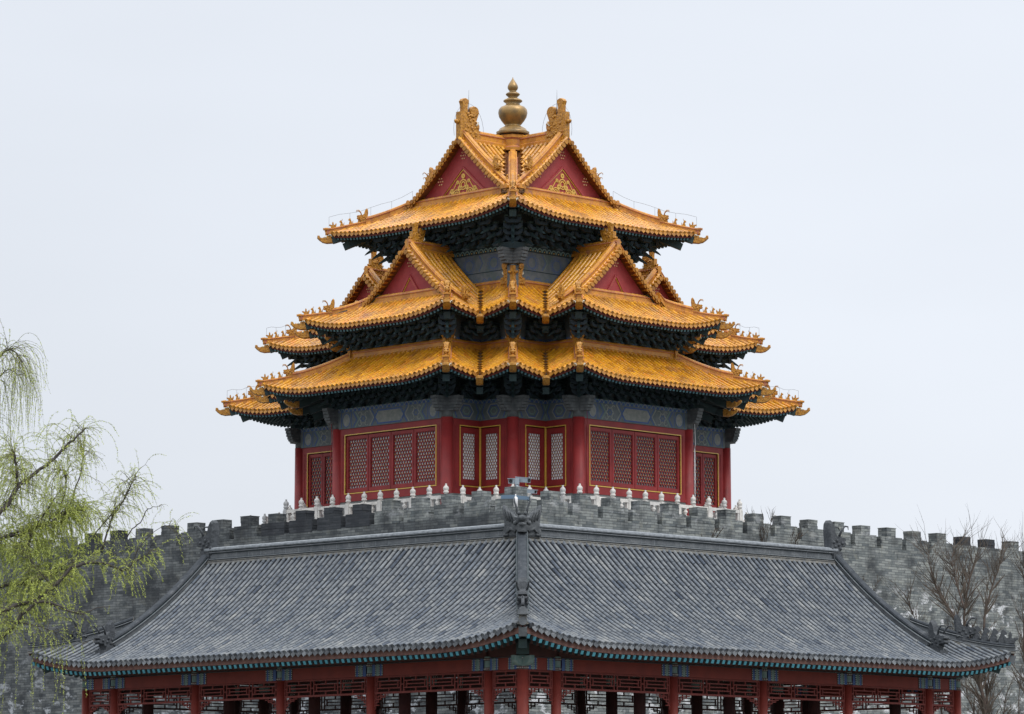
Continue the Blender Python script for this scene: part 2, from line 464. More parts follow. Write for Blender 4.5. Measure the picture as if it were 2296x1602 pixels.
M['steel'] = mat("grey_steel", (0.30, 0.35, 0.40), 0.4, (0.26, 0.31, 0.36), 5.0, spec=0.5)
M['bluesteel'] = mat("blue_painted_arm", (0.12, 0.19, 0.27), 0.5)
M['white'] = mat("white_plastic", (0.75, 0.76, 0.78), 0.4)
M['black'] = mat("black_glass", (0.02, 0.022, 0.025), 0.2)
M['wire'] = mat("conductor_wire", (0.16, 0.16, 0.17), 0.6)

V = Vector
Zv = Vector((0, 0, 1))

# ------------------------------------------------------------------ roof builder
class Roof:
    """one curved roof plane. a runs along the eave, r up the slope."""
    def __init__(self, P, d, n, o, z0, prof, R_, aL, aR, cL=None, cR=None, lift=0.35, Lc=2.6, r0=0.0):
        self.P, self.d, self.n = V((P[0], P[1], 0)), V((d[0], d[1], 0)), V((n[0], n[1], 0))
        self.o, self.z0, self.prof, self.R = o, z0, prof, R_
        self.aL, self.aR, self.cL, self.cR, self.lift, self.Lc, self.r0 = aL, aR, cL, cR, lift, Lc, r0
        self.tL = self.tR = -0.02
    def up(self, a, r):
        z = 0.0
        k = max(0.0, 1 - r / (self.R * 1.02)) if self.lift else 0
        lf_ = self.lift if isinstance(self.lift, tuple) else (self.lift, self.lift)
        for c, q in ((self.cL, lf_[0]), (self.cR, lf_[1])):
            if c is not None:
                u = 1 - abs(a - c) / self.Lc
                if u > 0: z += q * u * u
        return z * min(1.0, k * 1.4)
    def pos(self, a, r, h=0.0):
        s = (self.prof(r + 0.02) - self.prof(r - 0.02)) / 0.04
        q = 1.0 / math.sqrt(1 + s * s)
        p = self.P + self.d * a + self.n * (r - self.o)
        p.z = self.z0 + self.prof(r) + self.up(a, r)
        if h: p = p + (self.n * (-s) + Zv) * (q * h)
        return p
    def normal(self, r):
        s = (self.prof(r + 0.02) - self.prof(r - 0.02)) / 0.04
        return (self.n * (-s) + Zv).normalized()
    def rows(self, pitch):
        lo = min(self.aL(self.r0), self.aL(self.R)); hi = max(self.aR(self.r0), self.aR(self.R))
        N = int((hi - lo) / pitch)
        mid = (lo + hi) / 2
        out = []
        for i in range(N + 1):
            a = mid + (i - N / 2) * pitch
            K = 80
            good = [self.r0 + (self.R - self.r0) * k / K for k in range(K + 1)
                    if self.aL(self.r0 + (self.R - self.r0) * k / K) + self.tL <= a <= self.aR(self.r0 + (self.R - self.r0) * k / K) - self.tR]
            if good and good[-1] - good[0] > 0.06: out.append((a, good[0], good[-1]))
        return out
    def sheet(self, mb, h, m, rs=None, re=None, nr=8, na=14, t=0.5):
        rs = self.r0 if rs is None else rs
        re = self.R if re is None else re
        base = len(mb.v)
        for j in range(nr + 1):
            r = rs + (re - rs) * j / nr
            A, B = self.aL(r), self.aR(r)
            if B < A: A = B = (A + B) / 2
            for i in range(na + 1):
                q = self.pos(A + (B - A) * i / na, r, h)
                mb.v.append((q.x, q.y, q.z))
        for j in range(nr):
            for i in range(na):
                k = base + j * (na + 1) + i
                mb.face([k, k + 1, k + na + 2, k + na + 1], m, t, True)
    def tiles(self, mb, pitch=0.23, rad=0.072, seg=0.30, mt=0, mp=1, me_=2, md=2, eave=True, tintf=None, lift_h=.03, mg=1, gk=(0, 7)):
        tintf = tintf or (lambda: rnd.random())
        K = 8
        rows = self.rows(pitch)
        for (a, ra, rb) in rows:
            # barrel tiles
            r = ra
            off = rnd.uniform(0, 0.02)
            while r < rb - 0.02:
                r2 = min(rb, (math.floor((r + 1e-4) / seg) + 1) * seg)
                t = tintf()
                rings = []
                jig = rnd.uniform(-0.007, 0.007)
                for rr, sc in ((r, 1.05), (r + (r2 - r) * 0.08, 1.0), (r2, 0.95)):
                    c = self.pos(a + jig, rr, lift_h)
                    nn = self.normal(rr)
                    b0 = len(mb.v)
                    for k in range(K + 1):
                        if k in (0, K):
                            q = c + self.d * (rad * sc * (1 if k == 0 else -1)) - nn * (lift_h + .03)
                        else:
                            an = math.pi * (k - 1) / (K - 2)
                            q = c + self.d * (math.cos(an) * rad * sc) + nn * (math.sin(an) * rad * sc * 1.15)
                        mb.v.append((q.x, q.y, q.z))
                    rings.append(b0)
                for i in range(2):
                    A, B = rings[i], rings[i + 1]
                    for k in range(K):
                        mb.face([A + k, A + k + 1, B + k + 1, B + k], mg if k in gk else mt, t, True)  # flank faces take a darker colour, painted shade between rows
                mb.face([rings[0] + k for k in range(K + 1)][::-1], mt, t * 0.5)
                r = r2
            # round end tile
            if eave or ra > self.r0 + 0.05:
                nn = self.normal(ra)
                fw = -(self.n - nn * self.n.dot(nn)).normalized()
                c = self.pos(a, ra, lift_h + 0.01) + fw * 0.015
                t = rnd.random()
                b0 = len(mb.v)
                Rr = rad * 1.12
                for (q_, f_) in ((Rr, -0.03), (Rr, 0.0), (Rr * 0.75, 0.004), (Rr * 0.7, -0.008), (0.001, -0.004)):
                    for k in range(10):
                        an = 2 * math.pi * k / 10
                        q = c + self.d * (math.cos(an) * q_) + nn * (math.sin(an) * q_) + fw * f_
                        mb.v.append((q.x, q.y, q.z))
                for i in range(4):
                    for k in range(10):
                        k2 = (k + 1) % 10
                        mb.face([b0 + i * 10 + k, b0 + i * 10 + k2, b0 + i * 10 + 10 + k2, b0 + i * 10 + 10 + k], me_ if i else mt, t, False)
        # pan tiles with stepped courses, and drip tiles at the eave
        for i in range(len(rows) - 1):
            a, ra, rb = rows[i]
            a2, ra2, rb2 = rows[i + 1]
            s, e_ = max(ra, ra2), min(rb, rb2)
            if e_ - s < 0.05: continue
            w = (a2 - a) / 2
            am = (a + a2) / 2
            r = s
            while r < e_ - 0.01:
                r2 = min(e_, r + 0.17)
                t = rnd.random()
                P = [self.pos(am - w, r, 0.02), self.pos(am, r, -0.005), self.pos(am + w, r, 0.02),
                     self.pos(am + w, r2, 0.0), self.pos(am, r2, -0.025), self.pos(am - w, r2, 0.0)]
                b0 = len(mb.v)
                for q in P: mb.v.append((q.x, q.y, q.z))
                mb.face([b0, b0 + 1, b0 + 4, b0 + 5], mp, t); mb.face([b0 + 1, b0 + 2, b0 + 3, b0 + 4], mp, t)
                r = r2
            if eave and s < self.r0 + 0.05:
                c = self.pos(am, self.r0, 0.03) - self.n * 0.012
                hw = pitch * 0.43
                t = rnd.random()
                shape = [(-hw, 0.02), (-hw, -0.035), (-hw * 0.78, -0.075), (-hw * 0.45, -0.085), (0, -0.13), (hw * 0.45, -0.085), (hw * 0.78, -0.075), (hw, -0.035), (hw, 0.02)]
                F = [c + self.d * x + V((0, 0, z)) - self.n * (z * -0.25) for x, z in shape]
                Bk = [p + self.n * 0.03 + V((0, 0, 0.012)) for p in F]
                b0 = len(mb.v); n_ = len(F)
                for q in F + Bk: mb.v.append((q.x, q.y, q.z))
                mb.face([b0 + k for k in range(n_)], md, t)
                mb.face([b0 + n_ + k for k in range(n_)][::-1], md, t)
                for k in range(n_ - 1): mb.face([b0 + k, b0 + n_ + k, b0 + n_ + k + 1, b0 + k + 1], md, t)
    def eaves(self, mb, pitch=0.17, w=0.085, end_m=0, body_m=1, fas_m=2, two=True, h1=-0.20, fas=(-0.03, -0.15), inset=0.1, reach=0.75):
        """fascia board, flying rafters with painted ends, and the rafters behind"""
        A, B = self.aL(self.r0), self.aR(self.r0)
        n = 24
        for i in range(n):
            a, a2 = A + (B - A) * i / n, A + (B - A) * (i + 1) / n
            P = []
            for (aa) in (a, a2):
                f0 = self.pos(aa, 0.05); f1 = self.pos(aa, 0.10)
                P.append((f0, f1))
            mb.box8([P[0][0] + Zv * fas[1], P[1][0] + Zv * fas[1], P[1][1] + Zv * fas[1], P[0][1] + Zv * fas[1],
                     P[0][0] + Zv * fas[0], P[1][0] + Zv * fas[0], P[1][1] + Zv * fas[0], P[0][1] + Zv * fas[0]], fas_m)
        N = int((B - A - 0.3) / pitch)
        mid = (A + B) / 2
        grp = 0.5
        for i in range(N + 1):
            a = mid + (i - N / 2) * pitch
            for (r1, r2, hz, ww, rowm) in ((inset, reach, h1, w, end_m), (inset + 0.32, reach + 0.9, h1 - w * 1.25, w * 0.95, 3)):
                if not two and rowm == 3: continue
                if not (self.aL(r1) <= a <= self.aR(r1)): continue
                while r2 > r1 and not (self.aL(r2) <= a <= self.aR(r2)): r2 -= .04
                if r2 - r1 < .08: continue
                p0 = self.pos(a, r1) + Zv * hz
                p1 = self.pos(a, r2) + Zv * hz
                D = (p1 - p0).normalized()
                U = self.d.cross(D); U = U if U.z > 0 else -U
                x, u = self.d * ww / 2, U * ww / 2
                t = rnd.random()
                q = [p0 - x - u, p0 + x - u, p0 + x + u, p0 - x + u, p1 - x - u, p1 + x - u, p1 + x + u, p1 - x + u]
                b0 = len(mb.v)
                for k in q: mb.v.append((k.x, k.y, k.z))
                mb.face([b0, b0 + 1, b0 + 2, b0 + 3], rowm if rowm == end_m else 3, t)
                for f_ in ((0, 4, 5, 1), (1, 5, 6, 2), (2, 6, 7, 3), (3, 7, 4, 0), (4, 7, 6, 5)):
                    mb.face([b0 + k for k in f_], body_m, t)
    def hip(self, left=True, r1=0.0, r2=None, n=10, h=0.0):
        f = self.aL if left else self.aR
        r2 = self.R if r2 is None else r2
        return [self.pos(f(r1 + (r2 - r1) * i / n), r1 + (r2 - r1) * i / n) + Zv * h for i in range(n + 1)]

def dens(path, step=0.3):
    out = [V(path[0])]
    for a, b in zip(path[:-1], path[1:]):
        a, b = V(a), V(b)
        k = max(1, int((b - a).length / step))
        for i in range(1, k + 1): out.append(a.lerp(b, i / k))
    return out

def ridge_mesh(mb, path, w, h, m=(0, 1, 0, 0), cap=True):
    """stepped glazed ridge: bed, mortar line, waist, round top"""
    pr = [(w * .62, -0.06), (w * .62, h * .16), (w * .5, h * .2), (w * .36, h * .26), (w * .36, h * .62), (w * .48, h * .68), (w * .48, h * .76), (w * .34, h * .80),
          (w * .30, h * .92), (w * .16, h * 1.0)]
    prof = pr + [(-x, z) for x, z in pr[::-1]]
    mm = [0, 1, 0, 0, 0, 1, 0, 0, 0, 0]
    mm = mm[:9] + [0] + mm[:9][::-1]
    mb.sweep(path, prof, mm, cap=cap, tints=True)

# ornament shapes ---------------------------------------------------------
def dragon(mb, O, D, s=1.0, m=0, mh=1, seed=0):
    """ridge-end dragon: D horizontal direction pointing to the outer end; it bites the ridge behind it"""
    rr = random.Random(seed)
    D = V(D).normalized(); S = D.cross(Zv); O = V(O)
    def P(x, z, y=0): return O + D * (x * s) + Zv * (z * s) + S * (y * s)
    body = [(-.50, -.30), (.44, -.30), (.46, .10), (.50, .62), (.44, .74), (.18, .74), (.06, .62), (-.12, .60), (-.26, .52), (-.30, .36), (-.20, .22), (-.34, .12), (-.52, .10), (-.40, -.02), (-.54, -.12)]
    mb.outline([(x * s, z * s) for x, z in body], O, D, .30 * s, m, .5)
    # back post
    mb.outline([(x * s, z * s) for x, z in [(.42, -.35), (.60, -.35), (.60, .78), (.42, .78)]], O, D, .26 * s, m, .6, edge=1)
    # fan tail
    fan = [(.20, .70), (.42, .70), (.44, 1.08), (.50, 1.22), (.44, 1.30), (.36, 1.34), (.26, 1.36), (.17, 1.33), (.10, 1.28), (.15, 1.08)]
    mb.outline([(x * s, z * s) for x, z in fan], O, D, .2 * s, m, .7)
    for k in range(5):
        mb.tube([P(.22 + k * .045, .80), P(.15 + k * .075, 1.27)], .018 * s, 5, m, .3)
    # curled tail
    c = (-.20, .86)
    arc = [(c[0] + .23 * math.cos(a), c[1] + .23 * math.sin(a)) for a in [R(k) for k in range(-130, 200, 18)]]
    mb.outline([(x * s, z * s) for x, z in [(-.30, .5), (-.02, .52)] + arc], O, D, .24 * s, m, .7, edge=.92)
    sp = [P(c[0] + (.19 - .16 * k / 26) * math.cos(k * .42), c[1] + (.19 - .16 * k / 26) * math.sin(k * .42), .10) for k in range(27)]
    mb.tube(sp, .026 * s, 5, m, .4)
    mb.tube([p - S * (.20 * s) for p in sp], .026 * s, 5, m, .4)
    # carved relief: scales, brow, jaw
    for k in range(46):
        x, z = rr.uniform(-.36, .40), rr.uniform(-.26, .74)
        if x < -.1 and z > .45: continue
        for sg in (-1, 1):
            mb.blob(P(x, z, sg * .14), rr.uniform(.035, .075) * s, m, rr.random(), (1, 1, 1), 5)
    # tusk horn
    for sg in (-1, 1):
        mb.tube([P(-.22, .30, sg * .15), P(-.29, .38, sg * .18), P(-.28, .50, sg * .18)], [.045 * s, .035 * s, .008 * s], 6, mh, .5)
    # small beast head on the outside of the post
    mb.blob(P(.68, .38), .10 * s, m, .4, (1.1, 1, .9), 6)
    mb.blob(P(.76, .40), .06 * s, m, .4, (1, 1, 1), 6)

def beast(mb, O, D, s=1.0, m=0, tilt=0.0, mh=None):
    """horned ridge beast looking along D"""
    D = V(D).normalized(); S = D.cross(Zv); O = V(O)
    pts = [(-.24, -.08), (.20, -.08), (.22, .16), (.28, .20), (.44, .22), (.50, .28), (.48, .34), (.40, .36), (.50, .42), (.46, .50), (.30, .50), (.20, .56), (.08, .52), (-.04, .62), (-.10, .86), (-.20, 1.0), (-.28, .92), (-.30, .7), (-.26, .3)]
    mb.outline([(x * s, z * s) for x, z in pts], O, D, .30 * s, m, .5, tilt, .9)
    D2 = D * math.cos(tilt) + Zv * math.sin(tilt); U = Zv * math.cos(tilt) - D * math.sin(tilt)
    def P(x, z, y=0): return O + D2 * (x * s) + U * (z * s) + S * (y * s)
    for sg in (-1, 1):
        mb.tube([P(.16, .52, sg * .12), P(.22, .70, sg * .18), P(.34, .84, sg * .20), (P(.50, .84, sg * .19)), P(.54, .74, sg * .17)], [.04 * s, .035 * s, .03 * s, .022 * s, .008 * s], 5, m if mh is None else mh, .4)
        for k in range(7):
            mb.blob(P(-.2 + .08 * k, .15 + .06 * ((k * 3) % 5), sg * .14), .06 * s, m, .4, (1, 1, 1), 5)

def figure(mb, O, D, s=1.0, m=0, kind=0):
    """small seated roof figure"""
    D = V(D).normalized(); S = D.cross(Zv); O = V(O)
    def P(x, z, y=0): return O + D * (x * s) + Zv * (z * s) + S * (y * s)
    body = [(-.12, -.04), (.10, -.04), (.10, .10), (.08, .20), (.10, .26), (.17, .27), (.17, .33), (.11, .39), (.05, .44), (.0, .40), (-.02, .32), (-.06, .22), (-.11, .12)]
    mb.outline([(x * s, z * s) for x, z in body], O, D, .10 * s, m, .5)
    mb.tube([P(-.10, .0), P(-.16, .10), P(-.15, .20), P(-.20, .26)], [.03 * s, .03 * s, .025 * s, .01 * s], 5, m, .4)
    mb.tube([P(.08, .16, .04), P(.11, -.04, .04)], .022 * s, 5, m, .5)
    mb.tube([P(.08, .16, -.04), P(.11, -.04, -.04)], .022 * s, 5, m, .5)
    if kind:
        mb.tube([P(-.02, .40), P(-.05, .5), P(.0, .54)], [.02 * s, .015 * s, .006 * s], 5, m, .5)

def rider(mb, O, D, s=1.0, m=0):
    """little horseman at the head of the row: bird with a rider"""
    D = V(D).normalized(); O = V(O)
    body = [(-.18, 0), (.12, 0), (.16, .10), (.24, .14), (.25, .20), (.14, .20), (.08, .16), (.04, .20), (.05, .32), (.0, .40), (-.05, .32), (-.05, .20), (-.14, .18), (-.22, .30), (-.24, .20), (-.2, .08)]
    mb.outline([(x * s, z * s) for x, z in body], O, D, .12 * s, m, .5)

def eave_head(mb, O, D, s=1.0, m=0, mh=1):
    """corner-beam beast head with a curled snout"""
    D = V(D).normalized(); S = D.cross(Zv); O = V(O)
    pts = [(-.28, -.15), (.02, -.17), (.22, -.12), (.36, -.02), (.46, .08), (.44, .20), (.36, .20), (.35, .12), (.24, .08), (.10, .13), (-.02, .20), (-.28, .18)]
    mb.outline([(x * s, z * s) for x, z in pts], O, D, .30 * s, m, .5, 0, .88)
    def P(x, z, y=0): return O + D * (x * s) + Zv * (z * s) + S * (y * s)
    for sg in (-1, 1):
        mb.blob(P(.06, .12, sg * .13), .055 * s, mh, .5, (1, 1, 1), 6)
        mb.tube([P(-.05, .18, sg * .15), P(-.16, .22, sg * .22), P(-.22, .12, sg * .25)], [.03 * s, .022 * s, .006 * s], 5, mh, .5)

# ------------------------------------------------------------------ ground
g = MB()
g.poly([(-900, -300, -1.6), (900, -300, -1.6), (900, 1600, -1.6), (-900, 1600, -1.6)])
go = g.build("ground", [M['ground']]); go["kind"] = "structure"

# ================================================================== CORNER TOWER
TOWER = thing("corner_tower", "red timber tower with three tiers of yellow glazed roofs and a gilt finial", "tower", (0.03, 130.0, 0.0), R(45))
a_, b_, S_, p_, q_ = 1.6, 7.13, 8.73, 1.6, 3.98
POLY = [(0, 0), (a_, 0), (a_, -p_), (b_, -p_), (b_, 0), (S_, 0), (S_, a_), (S_ + q_, a_), (S_ + q_, b_), (S_, b_), (S_, S_), (b_, S_), (b_, S_ + q_), (a_, S_ + q_),
        (a_, S_), (0, S_), (0, b_), (-p_, b_), (-p_, a_), (0, a_)]
NP_ = len(POLY)
def edge(i, poly=POLY):
    A, B = V(poly[i % len(poly)]), V(poly[(i + 1) % len(poly)])
    L = (B - A).length
    d = (B - A) / L
    return A, B, d, V((-d.y, d.x)), L
def convex(i, poly=POLY):
    d0, d1 = edge(i - 1, poly)[2], edge(i, poly)[2]
    return d0.x * d1.y - d0.y * d1.x > 0
def offset(i, e, poly=POLY):
    return V(poly[i % len(poly)]) + (edge(i - 1, poly)[3] + edge(i, poly)[3]) * e
def v3(p, z): return V((p[0], p[1], z))

VIS = [17, 2, 18, 1, 19, 0, 13, 6]            # faces the photograph shows
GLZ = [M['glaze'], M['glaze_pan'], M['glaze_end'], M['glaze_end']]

def skirt(i, o, z0, prof, Rr, lift, extra=None):
    A, B, d, n, L = edge(i)
    c0, c1 = convex(i), convex(i + 1)
    cc = 1.3
    aL = (lambda r: -o + r) if c0 else (lambda r: o - r)
    aR = (lambda r: L + o - r) if c1 else (lambda r: L - o + r)
    if extra:
        rk, wallr, RR = extra
        aL = (lambda r: -o + min(r, rk)) if c0 else (lambda r: o - min(r, wallr))
        aR = (lambda r: L + o - min(r, rk)) if c1 else (lambda r: L - o + min(r, wallr))
        Rr = RR
    rf = Roof(A, d, n, o, z0, prof, Rr, aL, aR, -o if c0 else None, L + o if c1 else None, lift, 2.6)
    if not c0: rf.tL = .10
    if not c1: rf.tR = .10
    return rf

def dims(mb, base_r, z): pass

def valley(mb, roof, left, r1):
    pts = roof.hip(left, 0.02, r1, 12, 0.02)
    A, B = pts[0], pts[-1]
    D = V((B.x - A.x, B.y - A.y, 0)).normalized(); S = V((-D.y, D.x, 0))
    mb.sweep(pts, [(.16, .06), (.13, .01), (-.13, .01), (-.16, .06)], [0, 0, 0, 0], cap=False)
    nn = max(4, int((B - A).length / .09))
    for k in range(nn):
        p = A.lerp(B, k / nn); 
        j = k / nn * (len(pts) - 1); jj = int(j); f = j - jj
        p = pts[jj].lerp(pts[min(jj + 1, len(pts) - 1)], f)
        mb.box(p + Zv * .045, (.035, .24, .03), (D, S, Zv), 0)

def hip_ridge(root, roof, left, r_beast, r_top, h_hi=.30, figs=4, seed=0, s=1.0, head=True):
    """hip ridge with beast, figures and corner-beam head"""
    rb = MB()
    hi = roof.hip(left, r_beast - .05, r_top, 10, .02)
    lo = roof.hip(left, 0.0, r_beast, 8, .02)
    ridge_mesh(rb, dens(hi, .25), .26, h_hi)
    ridge_mesh(rb, dens(lo, .25), .20, h_hi * .62)
    D = V((lo[0].x - lo[-1].x, lo[0].y - lo[-1].y, 0)).normalized()
    S = V((-D.y, D.x, 0))
    # closing tiles at the very end of the hip
    e0 = lo[0]
    rb.box(e0 + D * .02 + Zv * .06, (.10, .18, .16), (D, S, Zv), 1)
    rb.box(e0 + D * .08 + Zv * (h_hi * .5), (.26, .24, .05), (D, S, Zv), 0)
    for zz, ff in ((.02, .10), (h_hi * .42, .12)):
        c = e0 + D * ff + Zv * zz
        rb.tube([c - D * .08, c + D * .03], .085, 10, 0, .5)
    o = rb.build("hip_ridge", [M['glaze_ridge'], M['mortar_pink']], root)
    bm_ = MB()
    t = hi[0]
    sl = math.atan2(lo[0].z - lo[-1].z, (V((lo[0].x, lo[0].y, 0)) - V((lo[-1].x, lo[-1].y, 0))).length)
    beast(bm_, t + D * .08 + Zv * (.12), D, .52 * s, 0, 0.0)
    bm_.build("ridge_beast", [M['glaze_dark']], root)
    L_ = len(lo) - 1
    for k in range(figs):
        f = .10 + (k / max(1, figs - 1)) * .68
        j = f * L_; jj = int(j)
        p = lo[jj].lerp(lo[min(jj + 1, L_)], j - jj) + Zv * (h_hi * .60)
        fm = MB()
        if k == 0: rider(fm, (0, 0, 0), D, .56 * s)
        else: figure(fm, (0, 0, 0), D, .50 * s, 0, k % 2)
        fm.build("roof_figure", [M['glaze_dark']], root, p)
    return e0, D

def corner_beam(root, tip, D, length=1.9, drop=-.26, slope=.32, head=True, w=.24, conc=False):
    mb = MB()
    p0 = tip + Zv * drop - D * .12
    p1 = p0 - D * length + Zv * (length * slope)
    mb.bar(p0, p1, w, .24, 0)
    mb.bar(p0 - D * .42 - Zv * .24, p1 - Zv * .24, w, .24, 0)
    o = mb.build("corner_beam", [M['bracket']], root)
    if head:
        hm = MB()
        eave_head(hm, tip + D * (.06 if not conc else .03) + Zv * (drop + .02), D, .80, 0, 1)
        hm.build("eave_beast", [M['glaze_dark'], M['horn']], root)

def gable(root, C0, d, n, W, z0, prof, rk, bd, rbase, gold=True, flt=.36, beasts=True, seed=0, low_r=None):
    """red gable board, scalloped rake tiles, descending ridges, ridge-end dragon"""
    C0, d, n = v3(C0, 0), v3(d, 0), v3(n, 0)
    def at(x, inn, z): return V((C0.x + d.x * x + n.x * inn, C0.y + d.y * x + n.y * inn, z))
    zf = lambda r: z0 + prof(r)
    gm = MB()
    N = 14
    rs = [rbase - .25 + (W - rbase + .25) * i / N for i in range(N + 1)]
    top = [at(-(W - r), bd, zf(r) - .06) for r in rs] + [at((W - r), bd, zf(r) - .06) for r in rs[::-1][1:]]
    back = [p + n * .12 for p in top]
    base = len(gm.v)
    for q in top + back: gm.v.append((q.x, q.y, q.z))
    K = len(top)
    gm.face([base + k for k in range(K)], 0); gm.face([base + K + k for k in range(K)][::-1], 0)
    for k in range(K):
        k2 = (k + 1) % K
        gm.face([base + k, base + K + k, base + K + k2, base + k2], 0)
    # inner triangle ornament, set 3 cm proud frame then gold filigree
    zb = zf(rbase) + .05
    H = zf(W) - zb
    th = H * (.50 if gold else .42); tw = (W - rbase) * (.50 if gold else .26)
    f = bd - .03
    for sg in (-1, 1):
        gm.bar(at(sg * (tw + .06), f, zb), at(0, f, zb + th + .08), .06, .07, 0)
    gb = MB()
    def rib(pts, w=.03, m=0):
        for p0, p1 in zip(pts[:-1], pts[1:]): gb.bar(p0, p1, .03, w, m)
    ff = bd - .012
    rib([at(-tw, ff, zb + .01), at(0, ff, zb + th), at(tw, ff, zb + .01)], .035)
    if gold:
        for (cx, cz, rr) in ((0, .50, .17), (-.26, .20, .16), (.26, .20, .16), (0, .78, .07), (-.6, .12, .1), (.6, .12, .1), (0, .14, .10), (-.14, .40, .07), (.14, .40, .07), (-.45, .32, .07), (.45, .32, .07), (-.22, .60, .05), (.22, .60, .05)):
            cxx, czz, r_ = cx * tw, zb + cz * th, rr * th
            for q in (1.0, .55):
                rib([at(cxx + r_ * q * math.cos(t), ff, czz + r_ * q * math.sin(t)) for t in [R(40 * k) for k in range(10)]], .036)
        for sg in (-1, 1):
            rib([at(sg * tw * (1 - u) * .78 + .0, ff, zb + .05 + u * th * .72 + .05 * math.sin(u * 22)) for u in [k / 14 for k in range(12)]], .026)
            rib([at(sg * tw * u, ff, zb + .06 + .04 * math.sin(u * 18)) for u in [k / 14 for k in range(13)]], .026)
    o = gm.build("gable_board", [M['red_gable']], root)
    gb.build("gold_ornament", [M['gold']], root)
    sm = MB()
    hexs = [(0, 0)] + [(.11 * math.cos(R(60 * k)), .13 * math.sin(R(60 * k))) for k in range(6)]
    spots = [(0, .735, 1)] + [(-.46, .36, 1), (.46, .36, 1)] if gold else [(0, .72, 1), (-.50, .13, 0), (.50, .13, 0)]
    for (u, v_, full) in spots:
        for (hx, hz) in (hexs if full else [(-.11, 0), (.11, 0)]):
            c = at(u * (W - rbase) + hx, bd - .01, zb + v_ * H + hz)
            sm.blob(c, .032, 0, .5, (1, 1, 1), 6)
    sm.build("board_studs", [M['stud']], root)
    # rake tiles
    rk_m = MB()
    for sg in (-1, 1):
        r = rbase - .22
        while r < W - .06:
            s_ = (prof(r + .02) - prof(r - .02)) / .04
            st = .19 / math.sqrt(1 + s_ * s_)
            x = sg * (W - r)
            c0, c1 = at(x, rk - .10, zf(r) + .03), at(x, rk + .34, zf(r) + .07)
            rk_m.tube([c0, c1], .072, 8, 0, rnd.random())
            rk_m.tube([c0 - n * .012, c0 + n * .02], .08, 10, 1, rnd.random())
            # hanging drip
            x2 = sg * (W - (r + st / 2)); zc = zf(r + st / 2)
            sh = [(-.085, .05), (-.085, -.04), (-.05, -.085), (0, -.12), (.05, -.085), (.085, -.04), (.085, .05)]
            P = [at(x2 + q0, rk - .075, zc + q1 - .01) for q0, q1 in sh]
            Q = [p + n * .03 for p in P]
            b0 = len(rk_m.v)
            for k in P + Q: rk_m.v.append((k.x, k.y, k.z))
            tt = rnd.random()
            rk_m.face([b0 + k for k in range(7)], 1, tt); rk_m.face([b0 + 7 + k for k in range(7)][::-1], 1, tt)
            for k in range(6): rk_m.face([b0 + k, b0 + 7 + k, b0 + 8 + k, b0 + k + 1], 1, tt)
            r += st
    rk_m.build("rake_tiles", [M['glaze'], M['glaze_end']], root)
    # descending ridges
    for sg in (-1, 1):
        dm = MB()
        rs_b = rbase + (W - rbase) * .38 if low_r is None else low_r
        side = d * (-sg)
        for (ra, rb, hh, ww) in ((rs_b - .05, W - .02, flt, .28),) + (((rbase - .12, rs_b, flt * .6, .24),) if low_r is None else ()):
            pth = [at(sg * (W - r), rk + .26, zf(r) + .05) for r in [ra + (rb - ra) * i / 10 for i in range(11)]]
            ridge_mesh(dm, pth, ww, hh)
        dm.build("gable_ridge", [M['glaze_ridge'], M['mortar_pink']], root)
        bm_ = MB()
        beast(bm_, at(sg * (W - rs_b), rk + .26, zf(rs_b) + .16), d * sg, .54, 0, -.35)
        bm_.build("ridge_beast", [M['glaze_dark']], root)
        if beasts:
            for k in range(3):
                r = rbase + .02 + (rs_b - rbase - .2) * k / 2.2
                fm = MB()
                (rider if k == 0 else figure)(fm, (0, 0, 0), d * sg, .45)
                fm.build("roof_figure", [M['glaze_dark']], root, at(sg * (W - r), rk + .26, zf(r) + flt * .6))
        if low_r is not None: continue
        # little end block of the descending ridge
        em = MB()
        c = at(sg * (W - rbase + .12), rk + .26, zf(rbase - .1))
        em.box(c + Zv * .02 + d * (sg * .06), (.14, .2, .26), (d, n, Zv), 1)
        em.box(c + Zv * .2 + d * (sg * .08), (.3, .28, .05), (d, n, Zv), 0)
        em.tube([c + Zv * .27 - d * (sg * .1), c + Zv * .27 + d * (sg * .2)], .08, 10, 0)
        em.build("ridge_end", [M['glaze_ridge'], M['mortar_pink']], root)
    # bed ridge along the foot of the gable
    fm = MB()
    ridge_mesh(fm, dens([at(-(W - rbase) + .05, bd - .12, zf(bd - .12) + .0), at((W - rbase) - .05, bd - .12, zf(bd - .12))], .4), .26, .30)
    fm.build("foot_ridge", [M['glaze_ridge'], M['mortar_pink']], root)

# ------- tier 1: the widest roof
Z1, O1 = 16.16, 1.94
P1 = lambda r: .44 * r + .06 * r * r
R1 = 2.24
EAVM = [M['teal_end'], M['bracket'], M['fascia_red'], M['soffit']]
def tier_mesh(label):
    return MB(), MB(), MB()
tm, em, vm = MB(), MB(), MB()
roofs1 = {}
for i in range(NP_):
    rf = skirt(i, O1, Z1, P1, R1, .38)
    roofs1[i] = rf
    rf.sheet(tm, -.035, 1, 0.0, R1 + .1, 8, 16)
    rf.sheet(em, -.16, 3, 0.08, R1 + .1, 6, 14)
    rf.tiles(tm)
    rf.eaves(em)
    if not convex(i): valley(vm, rf, True, R1)
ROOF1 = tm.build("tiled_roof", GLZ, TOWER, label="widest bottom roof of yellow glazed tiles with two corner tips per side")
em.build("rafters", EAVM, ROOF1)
vm.build("valley_gutter", [M['gutter']], ROOF1)
